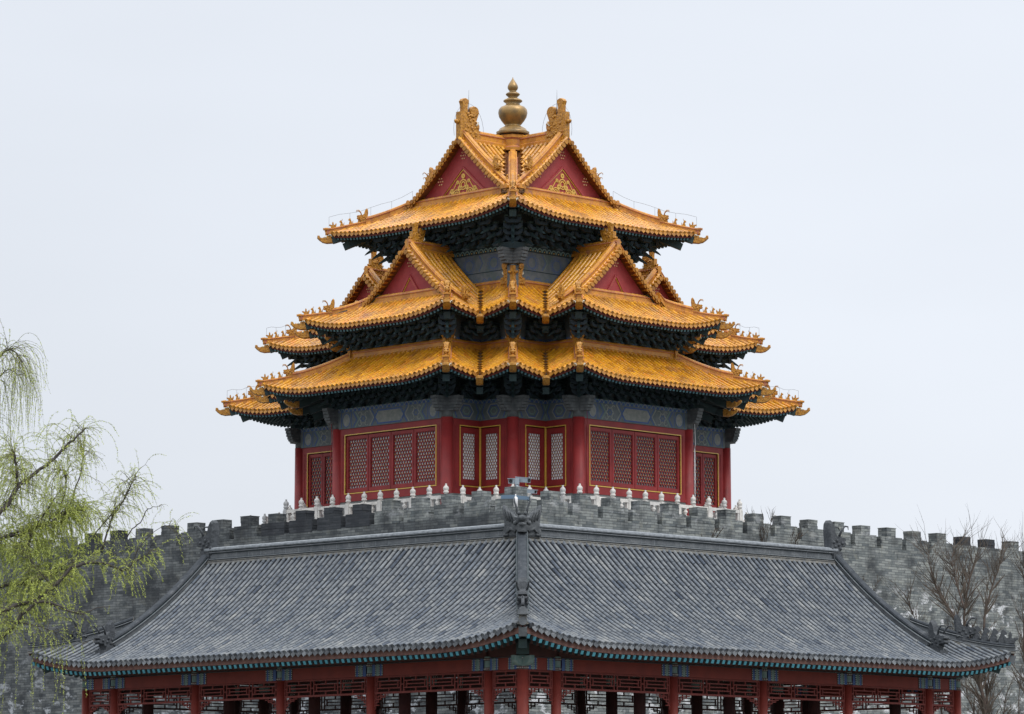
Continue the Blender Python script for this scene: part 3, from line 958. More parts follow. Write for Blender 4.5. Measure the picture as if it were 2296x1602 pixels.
for i in range(NP_):
    if convex(i):
        if i in (9, 10, 11, 12, 8): continue
        tip, D = hip_ridge(ROOF1, roofs1[i], True, .83, R1 + .02, .30, 4, i)
        corner_beam(ROOF1, tip, D)
    elif i in (1, 19, 4, 16, 14, 6):
        t0 = roofs1[i].hip(True, 0, .3, 2)
        D = V((t0[0].x - t0[-1].x, t0[0].y - t0[-1].y, 0)).normalized()
        corner_beam(ROOF1, t0[0] + D * .0, D, 1.6, -.22, .3, True, .22, True)
rm = MB()
pth = [v3(offset(k % NP_, .34), Z1 + P1(R1) - .02) for k in range(NP_ + 1)]
def ring_ridge(mb, pts, w, h):
    for A, B in zip(pts[:-1], pts[1:]):
        ridge_mesh(mb, dens([A, B], .35), w, h)
ring_ridge(rm, pth, .24, .36)
rm.build("wall_ridge", [M['glaze_ridge'], M['mortar_pink']], ROOF1)
def corner_dragons(root, i, e, z, s):
    c = offset(i, e)
    for D in (edge(i - 1)[2], -edge(i)[2]):
        dm = MB()
        dragon(dm, v3(c, z) - v3(D, 0) * (.12 if s > .42 else .1), v3(D, 0), s, 0, 1, i)
        dm.build("ridge_dragon", [M['glaze_dark'], M['horn']], root)
for i in (0, 2, 18, 3, 17): corner_dragons(ROOF1, i, .34, Z1 + P1(R1) + .2, .50)

# ------- tier 2: roof with four gabled porches
Z2, O2 = 18.47, .92
P2 = lambda r: .4155 * r + .0898 * r * r
W2 = (b_ - a_) / 2 + O2
RK2, BD2, RB2 = 1.50, 1.78, 1.72
tm, em, vm = MB(), MB(), MB()
roofs2 = {}
for i in range(NP_):
    ty = i % 5
    if ty in (1, 3): rf = skirt(i, O2, Z2, P2, 0, .42, (RK2, O2 + 1.3, W2))
    elif ty == 2: rf = skirt(i, O2, Z2, P2, RB2, .42)
    if i in (7, 12): rf = skirt(i, O2, Z2, P2, 0, .42, (RK2, 9, W2))
    elif i in (6, 8, 11, 13): rf = skirt(i, O2, Z2, P2, RB2, .42)
    if ty in (1, 2, 3): pass
    else: rf = skirt(i, O2, Z2, P2, O2 + 1.3, .42)
    roofs2[i] = rf
    rf.sheet(tm, -.035, 1, 0.0, rf.R + (.15 if abs(rf.R - RB2) < .01 else .02), 12, 16)
    rf.sheet(em, -.16, 3, 0.08, min(rf.R, 2.2), 6, 14)
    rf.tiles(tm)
    rf.eaves(em)
    if not convex(i): valley(vm, rf, True, min(rf.R, O2 + 1.3))
YC = S_ + q_ + O2 - W2            # centre line of the deep arms
for (P_, d_, n_) in (((a_, S_ + q_ + 2 * O2 - 2 * W2), (1, 0), (0, 1)), ((S_ + q_ + 2 * O2 - 2 * W2, b_), (0, -1), (1, 0))):
    LA = b_ - a_
    rf = Roof(P_, d_, n_, O2, Z2, P2, W2, lambda r: -O2 + RK2, lambda r: LA + O2 - RK2, None, None, 0, 3.0, 1.1)
    rf.sheet(tm, -.035, 1, None, None, 8, 10)
    rf.tiles(tm, eave=False)
ROOF2 = tm.build("tiled_roof", GLZ, TOWER, label="middle roof of yellow glazed tiles with gabled porches")
em.build("rafters", EAVM, ROOF2)
vm.build("valley_gutter", [M['gutter']], ROOF2)
for i in range(NP_):
    if convex(i):
        if i in (9, 10, 11, 12, 8): continue
        core = i % 5 == 0
        tip, D = hip_ridge(ROOF2, roofs2[i], True, .80, (O2 + 1.3) if core else RB2 + .05, .30, 2 if core else 4, i)
        corner_beam(ROOF2, tip, D, 1.5)
    elif i in (1, 19, 4, 16, 14, 6):
        t0 = roofs2[i].hip(True, 0, .3, 2)
        D = V((t0[0].x - t0[-1].x, t0[0].y - t0[-1].y, 0)).normalized()
        corner_beam(ROOF2, t0[0], D, 1.1, -.22, .3, True, .22, True)
zt = Z2 + P2(W2)
def t2_gable(C0, d, n, end, two, seed):
    gable(ROOF2, C0, d, n, W2, Z2, P2, RK2, BD2, RB2, False, .34, False, seed, 1.0)
    dm = MB()
    dragon(dm, v3(C0 + n * (RK2 + .68), zt + .17), v3(-n, 0), .62, 0, 1, seed)
    dm.build("ridge_dragon", [M['glaze_dark'], M['horn']], ROOF2)
    if end is not None:
        rm = MB()
        ridge_mesh(rm, dens([v3(C0 + n * (RK2 + .1), zt - .02), v3(C0 + n * end, zt - .02)], .4), .26, .38)
        rm.build("main_ridge", [M['glaze_ridge'], M['mortar_pink']], ROOF2)
for i in (2, 17):
    A, B, d, n, L = edge(i)
    t2_gable((A + B) / 2 - n * O2, d, n, O2 + p_ + 1.28, False, i)
WA = (b_ - a_) + 2 * O2
for i, C0 in ((13, V((a_ - O2, YC))), (11, V((b_ + O2, YC))), (6, V((YC, a_ - O2))), (8, V((YC, b_ + O2)))):
    A, B, d, n, L = edge(i)
    t2_gable(C0, d, n, WA - RK2 - .1 if i in (13, 6) else None, True, i)
# ridge where the roof meets the third storey
rm = MB()
SQ = [(0, 0), (S_, 0), (S_, S_), (0, S_)]
sq13 = [v3(offset(k % 4, 1.26, SQ), Z2 + P2(O2 + 1.26) - .06) for k in range(5)]
ring_ridge(rm, sq13, .24, .34)
rm.build("wall_ridge", [M['glaze_ridge'], M['mortar_pink']], ROOF2)
c = offset(0, 1.22, SQ)
for D in (V((-1, 0)), V((0, -1))):
    dm = MB()
    dragon(dm, v3(c - D * .24, Z2 + P2(O2 + 1.26) + .24), v3(D, 0), .60, 0, 1, 3)
    dm.build("ridge_dragon", [M['glaze_dark'], M['horn']], ROOF2)

# ------- tier 3: crossed ridges
Z3, O3 = 22.16, .35
P3 = lambda r: .367 * r + .0728 * r * r
W3 = S_ / 2 + O3
RK3, BD3, RB3 = 1.95, 2.22, 2.14
tm, em, vm = MB(), MB(), MB()
LIFT3 = [.42, .20, .20, .20]
roofs3 = []
for i in range(4):
    A, B, d, n, L = edge(i, SQ)
    low = Roof(A, d, n, O3, Z3, P3, RB3, lambda r: -O3 + r, lambda r: S_ + O3 - r, -O3, S_ + O3, (LIFT3[i], LIFT3[(i + 1) % 4]), 3.0)
    wl_ = Roof(A, d, n, O3, Z3, P3, W3, lambda r: -O3 + RK3, lambda r: -O3 + r, None, None, 0, 3.0, RK3)
    wr_ = Roof(A, d, n, O3, Z3, P3, W3, lambda r: S_ + O3 - r, lambda r: S_ + O3 - RK3, None, None, 0, 3.0, RK3)
    wl_.tR = wr_.tL = .48
    roofs3.append(low)
    low.sheet(tm, -.035, 1, 0, RB3 + .1, 8, 24)
    low.sheet(em, -.16, 3, .08, 1.9, 6, 16)
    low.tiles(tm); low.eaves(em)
    for w_ in (wl_, wr_):
        w_.sheet(tm, -.035, 1, None, None, 10, 10)
        w_.tiles(tm, eave=False)
    C0 = (A + B) / 2 - n * O3
    # dark stepped gutters on both sides of the diagonal
    if i in (0, 3):
        for sgn, rf in ((True, wl_),) if i == 0 else ((False, wr_),):
            pts = [rf.pos((-O3 + r if sgn else S_ + O3 - r), r, .03) for r in [2.0 + (4.2 - 2.0) * k / 12 for k in range(13)]]
            D = V((pts[-1].x - pts[0].x, pts[-1].y - pts[0].y, 0)).normalized(); Sd = V((-D.y, D.x, 0))
            for off in ((-.20, -.44) if True else ()):
                pass
            sg = 1
            for k in range(34):
                j = k / 34 * 12; jj = int(j); p = pts[jj].lerp(pts[jj + 1], j - jj)
                vm.box(p + Zv * .03, (.05, .74, .04), (D, Sd, Zv), 0)
            vm.sweep(pts, [(.40, .03), (.40, -.02), (-.40, -.02), (-.40, .03)], [0] * 4, cap=False)
ROOF3 = tm.build("tiled_roof", GLZ, TOWER, label="topmost roof of yellow glazed tiles with crossed ridges")
em.build("rafters", EAVM, ROOF3)
vm.build("valley_gutter", [M['gutter']], ROOF3)
zt3 = Z3 + P3(W3)
for i in range(4):
    A, B, d, n, L = edge(i, SQ)
    C0 = (A + B) / 2 - n * O3
    gable(ROOF3, C0, d, n, W3, Z3, P3, RK3, BD3, RB3, True, .38, i in (0, 3), i)
    rm = MB()
    ridge_mesh(rm, dens([v3(C0 + n * (RK3 + .1), zt3 - .02), v3(C0 + n * (W3 - .35), zt3 - .02)], .4), .28, .42)
    rm.build("main_ridge", [M['glaze_ridge'], M['mortar_pink']], ROOF3)
    dm = MB()
    dragon(dm, v3(C0 + n * (RK3 + .55), zt3 + .27), v3(-n, 0), .92, 0, 1, 40 + i)
    dm.build("ridge_dragon", [M['glaze_dark'], M['horn']], ROOF3)
    tip, D = hip_ridge(ROOF3, roofs3[i], True, 1.0, RB3 + .05, .32, 4, i)
    corner_beam(ROOF3, tip, D, 2.0)
    # ridge up the diagonal to the crossing
    if i in (0,):
        up = MB()
        pts = [v3(V((-O3 + r, -O3 + r)), Z3 + P3(r) + .04) for r in [2.05 + (W3 - .55 - 2.05) * k / 12 for k in range(13)]]
        ridge_mesh(up, pts, .30, .36)
        up.build("hip_ridge", [M['glaze_ridge'], M['mortar_pink']], ROOF3)
cm = MB()
cx = S_ / 2
cm.lathe((cx, cx, zt3 - .15), [(.62, 0), (.62, .12), (.56, .16), (.52, .2), (.52, .42), (.58, .48), (.58, .58), (.5, .62)], 8, 0, .5, False, mats=[0, 1, 0, 0, 1, 0, 0])
cm.build("crossing_base", [M['glaze_ridge'], M['mortar_pink']], ROOF3)
fm = MB()
FIN = [(.60, 0), (.56, .06), (.58, .10), (.50, .14), (.46, .22), (.36, .28), (.28, .32), (.27, .36), (.30, .39), (.40, .52), (.48, .66), (.51, .80), (.49, .92), (.42, 1.01), (.30, 1.06), (.24, 1.08),
       (.25, 1.12), (.22, 1.14), (.32, 1.21), (.335, 1.24), (.30, 1.28), (.20, 1.33), (.155, 1.35), (.16, 1.38), (.235, 1.45), (.25, 1.48), (.22, 1.52), (.15, 1.56), (.12, 1.58), (.12, 1.61), (.15, 1.64), (.185, 1.71), (.175, 1.79),
       (.13, 1.88), (.07, 1.97), (.025, 2.04), (.01, 2.10)]
FIN = [(r * 1.05, z * 1.02) for r, z in FIN]
fm.lathe((cx, cx, zt3 + .50), FIN, 28, 0)
fm.build("gilt_finial", [M['bronze']], TOWER)

# ------- storeys
def wallface(i, e, poly=POLY):
    A, B = offset(i, e, poly), offset(i + 1, e, poly)
    d = (B - A).normalized()
    return A, B, d, V((d.y, -d.x)), (B - A).length
def AT(A, d, o, x, out, z): return V((A.x + d.x * x + o.x * out, A.y + d.y * x + o.y * out, z))

# interior bodies
bmx = MB()
def prism(mb, pts, z0, z1, m=0):
    n = len(pts)
    b0 = len(mb.v)
    for z in (z0, z1):
        for p in pts: mb.v.append((p[0], p[1], z))
    for k in range(n):
        k2 = (k + 1) % n
        mb.face([b0 + k, b0 + k2, b0 + n + k2, b0 + n + k], m)
    mb.face([b0 + n + k for k in range(n)], m)
    mb.face([b0 + k for k in range(n)][::-1], m)
prism(bmx, [offset(k, .30) for k in range(NP_)], 11.4, 15.66, 0)
bmx.build("inner_wall", [M['red']], TOWER)
bm2 = MB()
prism(bm2, [offset(k, .42) for k in range(NP_)], 15.66, 18.9, 0)
bm2.build("painted_wall", [M['bluegrey']], TOWER, label="dark painted wall band between the bottom and middle roofs")
bm3 = MB()
prism(bm3, [offset(k, 1.30, SQ) for k in range(4)], 19.0, 22.6, 0)
W3rd = bm3.build("painted_wall", [M['bluegrey']], TOWER, label="blue grey painted wall under the top roof")

def ribbon(mb, A, d, o, pts, out, w, m):
    """flat painted line of real (2 mm) thickness on a wall face"""
    P = [V(p) for p in pts]
    n = len(P)
    L_, R_ = [], []
    for k in range(n):
        D = (P[min(k + 1, n - 1)] - P[max(k - 1, 0)])
        D = D.normalized() if D.length > 1e-6 else V((1, 0))
        N = V((-D.y, D.x)) * (w / 2)
        L_.append(P[k] + N); R_.append(P[k] - N)
    for k in range(n - 1):
        q = [L_[k], R_[k], R_[k + 1], L_[k + 1]]
        mb.poly([AT(A, d, o, p.x, out, p.y) for p in q], m)
def circ(cx_, cz_, r, n=14, ph=0): return [(cx_ + r * math.cos(2 * math.pi * k / n + ph), cz_ + r * math.sin(2 * math.pi * k / n + ph)) for k in range(n + 1)]
def fill(mb, A, d, o, pts, out, m): mb.poly([AT(A, d, o, x, out, z) for x, z in pts], m)

def frieze(A, d, o, L, z0, z1, out, long_):
    mb, pm = MB(), MB()
    mb.box8([AT(A, d, o, .0, -.3, z0), AT(A, d, o, L, -.3, z0), AT(A, d, o, L, out, z0), AT(A, d, o, 0, out, z0),
             AT(A, d, o, .0, -.3, z1), AT(A, d, o, L, -.3, z1), AT(A, d, o, L, out, z1), AT(A, d, o, 0, out, z1)], 0)
    f = out + .004
    # cloud-scroll border under the brackets
    n = max(3, int(L / .22))
    zt = z1 - .13
    fill(pm, A, d, o, [(0.02, zt), (L - .02, zt), (L - .02, z1 - .01), (.02, z1 - .01)], f, 0)
    for k in range(n):
        x0, x1 = .02 + (L - .04) * k / n, .02 + (L - .04) * (k + 1) / n
        xm = (x0 + x1) / 2; h = (x1 - x0) / 2
        ribbon(pm, A, d, o, [(xm + h * .8 * math.cos(t), zt + .015 + .10 * math.sin(t)) for t in [R(20 * q) for q in range(10)]], f + .003, .035, 1 if k % 2 else 2)
        ribbon(pm, A, d, o, [(x0 - .03, zt), (x0 + .03, zt + .05)], f + .003, .03, 2)
    zc = (z0 + zt) / 2; H = (zt - z0)
    if long_:
        for sg in (-1, 1):
            c = L / 2
            def X(u): return c + sg * u
            hw = L / 2
            # end panel with oval
            for u in (hw - .30, hw - .82):
                ribbon(pm, A, d, o, [(X(u), z0 + .02), (X(u), zt - .02)], f, .035, 0)
            ov = [(X(hw - .56) + .19 * math.cos(t), zc + H * .40 * math.sin(t)) for t in [2 * math.pi * k / 18 for k in range(19)]]
            fill(pm, A, d, o, ov[:-1] if sg > 0 else ov[:-1], f, 2)
            ribbon(pm, A, d, o, ov, f + .003, .03, 0)
            # flower and chevrons
            cu = hw - 1.42
            ribbon(pm, A, d, o, [(X(cu) + (.16 + .03 * math.cos(6 * t)) * math.cos(t), zc + (.16 + .03 * math.cos(6 * t)) * math.sin(t)) for t in [2 * math.pi * k / 30 for k in range(31)]], f, .05, 3)
            ribbon(pm, A, d, o, circ(X(cu), zc, .09), f, .03, 0)
            for k, (u, m) in enumerate(((hw - .90, 0), (hw - 1.02, 1), (cu - .34, 3), (cu - .44, 0))):
                s_ = .20
                ribbon(pm, A, d, o, [(X(u), z0 + .02), (X(u - s_ if k < 2 else u - s_), zc), (X(u), zt - .02)], f, .05, m)
            for q in (-1, 1):
                ribbon(pm, A, d, o, [(X(cu + .25 - .5 * u), zc + q * (.19 + .06 * math.sin(u * 9))) for u in [k / 12 for k in range(13)]], f, .035, 3)
        # central cartouche
        hw = L / 2 - 1.98
        c = L / 2
        hexa = [(c - hw, zc), (c - hw + .18, zt - .04), (c + hw - .18, zt - .04), (c + hw, zc), (c + hw - .18, z0 + .04), (c - hw + .18, z0 + .04)]
        fill(pm, A, d, o, hexa, f, 0)
        k_ = .80
        fill(pm, A, d, o, [(c + (x - c) * .90, zc + (z - zc) * k_) for x, z in hexa], f + .003, 2)
        for k in range(-8, 9):
            x = c + k * hw / 8.5
            if abs(x - c) < hw * .82:
                for q in (-1, 1):
                    ribbon(pm, A, d, o, [(x - .10, zc - q * H * .34), (x + .10, zc + q * H * .34)], f + .006, .014, 3)
    else:
        c = L / 2 if L > 1 else L / 2
        hw = min(.34, L * .3)
        hexa = [(c - hw, zc), (c - hw * .5, zc + H * .40), (c + hw * .5, zc + H * .40), (c + hw, zc), (c + hw * .5, zc - H * .40), (c - hw * .5, zc - H * .40)]
        for s_, m in ((1.0, 3), (.8, 0), (.45, 1)):
            q = [(c + (x - c) * s_, zc + (z - zc) * s_) for x, z in hexa]
            ribbon(pm, A, d, o, q + [q[0]], f, .045, m)
        for sg in (-1, 1):
            for k in range(3):
                u = hw + .12 + k * .12
                if u < L / 2 - .05:
                    ribbon(pm, A, d, o, [(c + sg * u, z0 + .03), (c + sg * (u + .12), zc), (c + sg * u, zt - .03)], f, .05, (0, 1, 3)[k])
    fo = mb.build("painted_beam", [M['bluegrey']], TOWER)
    pm.build("painted_pattern", [M['blue'], M['green'], M['palegrey'], M['palegrey'], M['pav_red']], fo)

def lattice(mb, A, d, o, x0, x1, z0, z1, out, pitch, hole, th=.03):
    """panel of round-holed tracery with gilt studs (mat 0 red, 1 gold)"""
    nx = max(2, round((x1 - x0) / pitch)); px = (x1 - x0) / nx
    pz = px * .866
    nz = max(2, round((z1 - z0) / pz)); pz = (z1 - z0) / nz
    ro = px / math.sqrt(3)
    for j in range(nz):
        zc = z0 + (j + .5) * pz
        for i in range(nx + (1 if j % 2 else 0)):
            xc = x0 + (i + (0 if j % 2 else .5)) * px
            O_, I_ = [], []
            for k in range(12):
                an = R(30 * k)
                # hexagon with flat sides left and right
                hx = an % R(60)
                rad = (px / 2) / math.cos(hx - R(30) if False else ((an + R(30)) % R(60)) - R(30))
                ox, oz = xc + rad * math.cos(an), zc + rad * math.sin(an) * (pz / (px * .866))
                O_.append((min(max(ox, x0), x1), min(max(oz, z0), z1)))
                ix, iz = xc + hole * px * math.cos(an), zc + hole * px * 1.08 * math.sin(an)
                I_.append((min(max(ix, x0), x1), min(max(iz, z0), z1)))
            b0 = len(mb.v)
            for (lst, ot) in ((O_, out), (I_, out), (I_, out - th)):
                for (x, z) in lst:
                    q = AT(A, d, o, x, ot, z); mb.v.append((q.x, q.y, q.z))
            for k in range(12):
                k2 = (k + 1) % 12
                mb.face([b0 + k, b0 + k2, b0 + 12 + k2, b0 + 12 + k], 0)
                mb.face([b0 + 12 + k, b0 + 12 + k2, b0 + 24 + k2, b0 + 24 + k], 0)
            if (i + j) % 1 == 0 and x0 < xc < x1:
                xs, zs = xc, zc + pz * 2 / 3 * (1 if (i % 2) else 1)
                if zs < z1 + .01 and x0 < xs < x1:
                    c = AT(A, d, o, xs, out + .008, zs); g_ = .020
                    mb.box(c, (g_, g_, g_), (v3(d, 0), v3(o, 0), Zv), 1)

def boxf(mb, A, d, o, x0, x1, y0, y1, z0, z1, m=0):
    mb.box8([AT(A, d, o, x0, y0, z0), AT(A, d, o, x1, y0, z0), AT(A, d, o, x1, y1, z0), AT(A, d, o, x0, y1, z0),
             AT(A, d, o, x0, y0, z1), AT(A, d, o, x1, y0, z1), AT(A, d, o, x1, y1, z1), AT(A, d, o, x0, y1, z1)], m)

ZS, ZG0, ZG1, ZF0, ZF1 = 12.39, 12.66, 14.71, 14.95, 15.67
def bay(i, x0, x1, leaves, pitch, hole, paper, wide=.10, long_=True, thk=.03):
    A, B, d, o, L = wallface(i, 0.0)
    sm = MB()
    boxf(sm, A, d, o, 0, L, -.25, .09, 11.0, ZS - .03)
    sm.build("brick_sill", [M['brick_sill']], TOWER)
    wm = MB()
    boxf(wm, A, d, o, 0, L, -.1, .11, ZS - .03, ZS + .07)
    boxf(wm, A, d, o, 0, L, -.1, .085, ZS + .07, ZG0)
    boxf(wm, A, d, o, 0, L, -.1, .085, ZG1, ZF0)
    boxf(wm, A, d, o, 0, x0, -.1, .085, ZG0, ZG1)
    boxf(wm, A, d, o, x1, L, -.1, .085, ZG0, ZG1)
    # thin upright moulding next to the columns
    for xx in (.30, L - .34):
        if xx < x0 - .06 or xx > x1 + .03: boxf(wm, A, d, o, xx, xx + .035, .085, .10, ZG0, ZG1)
    w = (x1 - x0) / leaves
    lps = []
    for k in range(leaves):
        lm, pn = MB(), MB()
        lps.append((lm, pn))
        u0, u1 = x0 + k * w, x0 + (k + 1) * w
        g_ = .012
        boxf(wm, A, d, o, u0 + g_, u0 + wide, -.08, .045, ZG0 + .02, ZG1 - .03)
        boxf(wm, A, d, o, u1 - wide, u1 - g_, -.08, .045, ZG0 + .02, ZG1 - .03)
        boxf(wm, A, d, o, u0 + wide, u1 - wide, -.08, .045, ZG0 + .02, ZG0 + wide + .04)
        boxf(wm, A, d, o, u0 + wide, u1 - wide, -.08, .045, ZG1 - wide - .04, ZG1 - .03)
        # inner bead
        q0, q1, r0, r1 = u0 + wide, u1 - wide, ZG0 + wide + .04, ZG1 - wide - .04
        for (s0, s1, t0, t1) in ((q0, q0 + .02, r0, r1), (q1 - .02, q1, r0, r1), (q0 + .02, q1 - .02, r0, r0 + .02), (q0 + .02, q1 - .02, r1 - .02, r1)):
            boxf(wm, A, d, o, s0, s1, -.08, .03, t0, t1)
        lattice(lm, A, d, o, q0 + .02, q1 - .02, r0 + .02, r1 - .02, .01, pitch, hole, thk)
        po = .004 - thk
        pn.poly([AT(A, d, o, q0, po, r0), AT(A, d, o, q1, po, r0), AT(A, d, o, q1, po, r1), AT(A, d, o, q0, po, r1)], 0)
    wo = wm.build("window", [M['red']], TOWER)
    for lm, pn in lps:
        lm.build("lattice", [M['red_dark'], M['gold']], wo)
        pn.build("pane", [paper], wo)
    gm = MB()
    t = .032
    for (s0, s1, t0, t1) in ((x0 - t, x0, ZG0 - t, ZG1 + t), (x1, x1 + t, ZG0 - t, ZG1 + t), (x0, x1, ZG0 - t, ZG0), (x0, x1, ZG1, ZG1 + t)):
        boxf(gm, A, d, o, s0, s1, .06, .105, t0, t1)
    gm.build("gold_trim", [M['gold']], wo)
    frieze(A, d, o, L, ZF0, ZF1, .13, long_)

bay(17, .46, 5.07, 4, .125, .36, M['paper'])
bay(2, .46, 5.07, 4, .125, .36, M['paper_dim'])
def small(i, near_first):
    x0, x1 = (.55, 1.51) if near_first else (.09, 1.05)
    bay(i, x0, x1, 1, .118, .43, M['paper_white'], .17, False, .014)
# short walls: the column end keeps the wide red jamb, the inner corner the narrow one
small(19, False)   # left core wall runs from the inner corner to the core column
small(0, True)
small(18, True)
small(1, False)
bay(13, .50, 3.62, 4, .125, .36, M['paper_dim'], .09, True)
bay(6, .36, 3.48, 4, .125, .36, M['paper_dim'], .09, True)
for i in (3, 4, 5, 7, 8, 9, 10, 11, 12, 14, 15, 16):       # walls turned away from the photograph
    A, B, d, o, L = wallface(i, 0.0)
    mb = MB()
    boxf(mb, A, d, o, 0, L, -.25, .09, 11.0, ZS - .03, 0)
    boxf(mb, A, d, o, 0, L, -.25, .085, ZS - .03, ZF0, 1)
    boxf(mb, A, d, o, 0, L, -.25, .13, ZF0, ZF1, 2)
    mb.build("plain_wall", [M['brick_sill'], M['red'], M['bluegrey']], TOWER)

def head_block(mb, c, D, z0, z1, m=0):
    """stepped beam head sticking out past a column"""
    H = z1 - z0
    D = v3(D, 0).normalized(); S = D.cross(Zv)
    core = v3(c, z0)
    mb.box(core + D * .08 + Zv * (H * .5), (.36, .20, H * .96), (D, S, Zv), m)
    for q0, q1, ext in ((0.0, .17, .22), (.19, .36, .33), (.38, .58, .38), (.60, .79, .41), (.81, 1.0, .45)):
        mb.box(core + D * (ext / 2 - .06) + Zv * (H * (q0 + q1) / 2), (ext + .12, .27, H * (q1 - q0)), (D, S, Zv), m)
for i in (0, 2, 3, 17, 18, 7, 8, 12, 13, 5, 15):
    c = V(POLY[i])
    mb = MB()
    mb.tube([v3(c, 11.0), v3(c, 11.5), v3(c, ZF0 + .02)], [.228, .225, .212], 20, 0)
    co = mb.build("column", [M['red']], TOWER)
    hm = MB()
    hm.tube([v3(c, ZF0 + .02), v3(c, ZF1)], .20, 18, 0)
    D0, D1 = edge(i - 1)[2], -edge(i)[2]
    for D in (D0, D1): head_block(hm, c + D * .22, D, ZF0 + .22, ZF1 + .01)
    ho = hm.build("column_head", [M['greyhead']], co)

for idx, dx in ((3, (.17, -.20)), (2, (.20, -.20)), (17, (-.20, .17))):
    c = V(POLY[idx]) + V(dx)
    mb = MB()
    mb.tube([v3(c, 12.2), v3(c, 14.3)], .022, 6, 0)
    mb.tube([v3(c, 14.3), v3(c + V((.02, -.02)), 14.45), v3(c + V((.03, .05)), 15.9)], .012, 5, 0)
    mb.build("conduit", [M['red' if idx != 3 else 'white']], TOWER)

# second storey band: a strip of blue painting above the bottom roof
for i in VIS:
    A, B, d, o, L = wallface(i, .42)
    pm = MB()
    fill(pm, A, d, o, [(0, 17.70), (L, 17.70), (L, 17.88), (0, 17.88)], .02, 0)
    n = max(3, int(L / .24))
    for k in range(n):
        xm = L * (k + .5) / n
        ribbon(pm, A, d, o, [(xm + .09 * math.cos(t), 17.74 + .11 * math.sin(t)) for t in [R(20 * q) for q in range(10)]], .024, .03, 1)
    pm.build("painted_pattern", [M['blue'], M['green']], TOWER)

# third storey: rosettes on grey-blue boards
for i in (0, 3):
    A, B, d, o, L = wallface(i, 1.30, SQ)
    pm = MB()
    f = .006
    boxf(pm, A, d, o, .0, L, .0, .05, 21.12, 21.32, 2)
    n = 26
    for k in range(n):
        xm = L * (k + .5) / n
        ribbon(pm, A, d, o, [(xm + .105 * math.cos(t), 21.14 + .13 * math.sin(t)) for t in [R(20 * q) for q in range(10)]], .055, .04, 1)
        fill(pm, A, d, o, [(xm - .018, 21.15), (xm + .018, 21.15), (xm + .018, 21.185), (xm - .018, 21.185)], .058, 4)
    boxf(pm, A, d, o, 0, L, 0, .012, 20.43, 20.455, 3)
    for q in range(4):
        for sg in (0, 1):
            x = (.95 + q * .62); x = x if not sg else L - x
            if q in (0, 2):
                ribbon(pm, A, d, o, circ(x, 20.74, .20, 20), f, .022, 0)
                for k in range(12):
                    t = 2 * math.pi * k / 12
                    ribbon(pm, A, d, o, circ(x + .27 * math.cos(t), 20.74 + .27 * math.sin(t), .05, 8), f, .014, 0)
            else:
                ribbon(pm, A, d, o, [(x - .12, 20.5), (x + .06, 20.78), (x - .12, 21.08)], f, .03, 0)
                ribbon(pm, A, d, o, [(x - .02, 20.5), (x + .16, 20.78), (x - .02, 21.08)], f, .02, 1)
            ribbon(pm, A, d, o, [(x + .3 * (u - .5) * 2, 20.12 + .10 * math.sin(u * 9 + q)) for u in [k / 14 for k in range(15)]], f, .022, 0)
    pm.build("painted_pattern", [M['blue'], M['green'], M['soffit'], M['soffit'], M['gold']], W3rd)
c = offset(0, 1.30, SQ)
mb = MB()
mb.tube([v3(c, 19.2), v3(c, 20.55)], .21, 18, 0)
for D in (V((-1, 0)), V((0, -1))): head_block(mb, c + D * .2, D, 20.58, 21.12)
mb.box(v3(c, 21.22), (.62, .62, .24), None, 1)
mb.build("column_head", [M['greyhead'], M['soffit']], TOWER)

# ------- bracket clusters
bk = MB()
bk.box((0, -.04, .08), (.26, .26, .16), None, 0)
for k in range(4):
    yo, zz = -(.20 + .22 * k), .12 + .155 * k
    bk.bar((0, .15, zz), (0, yo, zz), .10, .12, 0)
    # down-curving beak
    if k < 3:
        y1 = yo - .30
        bk.box8([(-.05, yo, zz - .06), (.05, yo, zz - .06), (.05, y1, zz - .20), (-.05, y1, zz - .20),
                 (-.05, yo, zz + .08), (.05, yo, zz + .08), (.035, y1 + .05, zz - .13), (-.035, y1 + .05, zz - .13)], 0)
    Lx = (.50, .62, .62, .54)[k]
    yy = yo + .04
    pts = [(-Lx / 2, .13), (-Lx / 2, .05), (-Lx / 2 + .05, -.02), (-Lx / 2 + .12, -.06), (Lx / 2 - .12, -.06), (Lx / 2 - .05, -.02), (Lx / 2, .05), (Lx / 2, .13), (Lx / 2 - .12, .10), (Lx / 2 - .14, .04), (-Lx / 2 + .14, .04), (-Lx / 2 + .12, .10)]
    bk.outline(pts, (0, yy, zz), (1, 0, 0), .09, 1, .5, 0, 1.0)
    for sx in (-1, 0, 1):
        bk.box((sx * (Lx / 2 - .06), yy, zz + .16), (.13, .13, .06), None, 2)
PROTO = None
BKM = [M['bracket'], mat("bracket_blue", (0.022, 0.038, 0.058), 0.75, (0.034, 0.055, 0.068), 4.0), mat("bracket_block", (0.038, 0.066, 0.064), 0.75)]
def brackets(i, e, z, n, sc, poly=POLY):
    global PROTO
    A, B, d, o, L = wallface(i, e, poly)
    for k in range(n):
        x = L * (k + .5) / n
        p = AT(A, d, o, x, 0, z)
        put(p, math.atan2(d.y, d.x), sc)
def put(p, rz, sc):
    global PROTO
    if PROTO is None:
        PROTO = bk.build("bracket_cluster", BKM, TOWER)
        o_ = PROTO
    else:
        o_ = PROTO.copy(); COL.objects.link(o_)
    o_.location = p; o_.rotation_euler = (0, 0, rz); o_.scale = sc
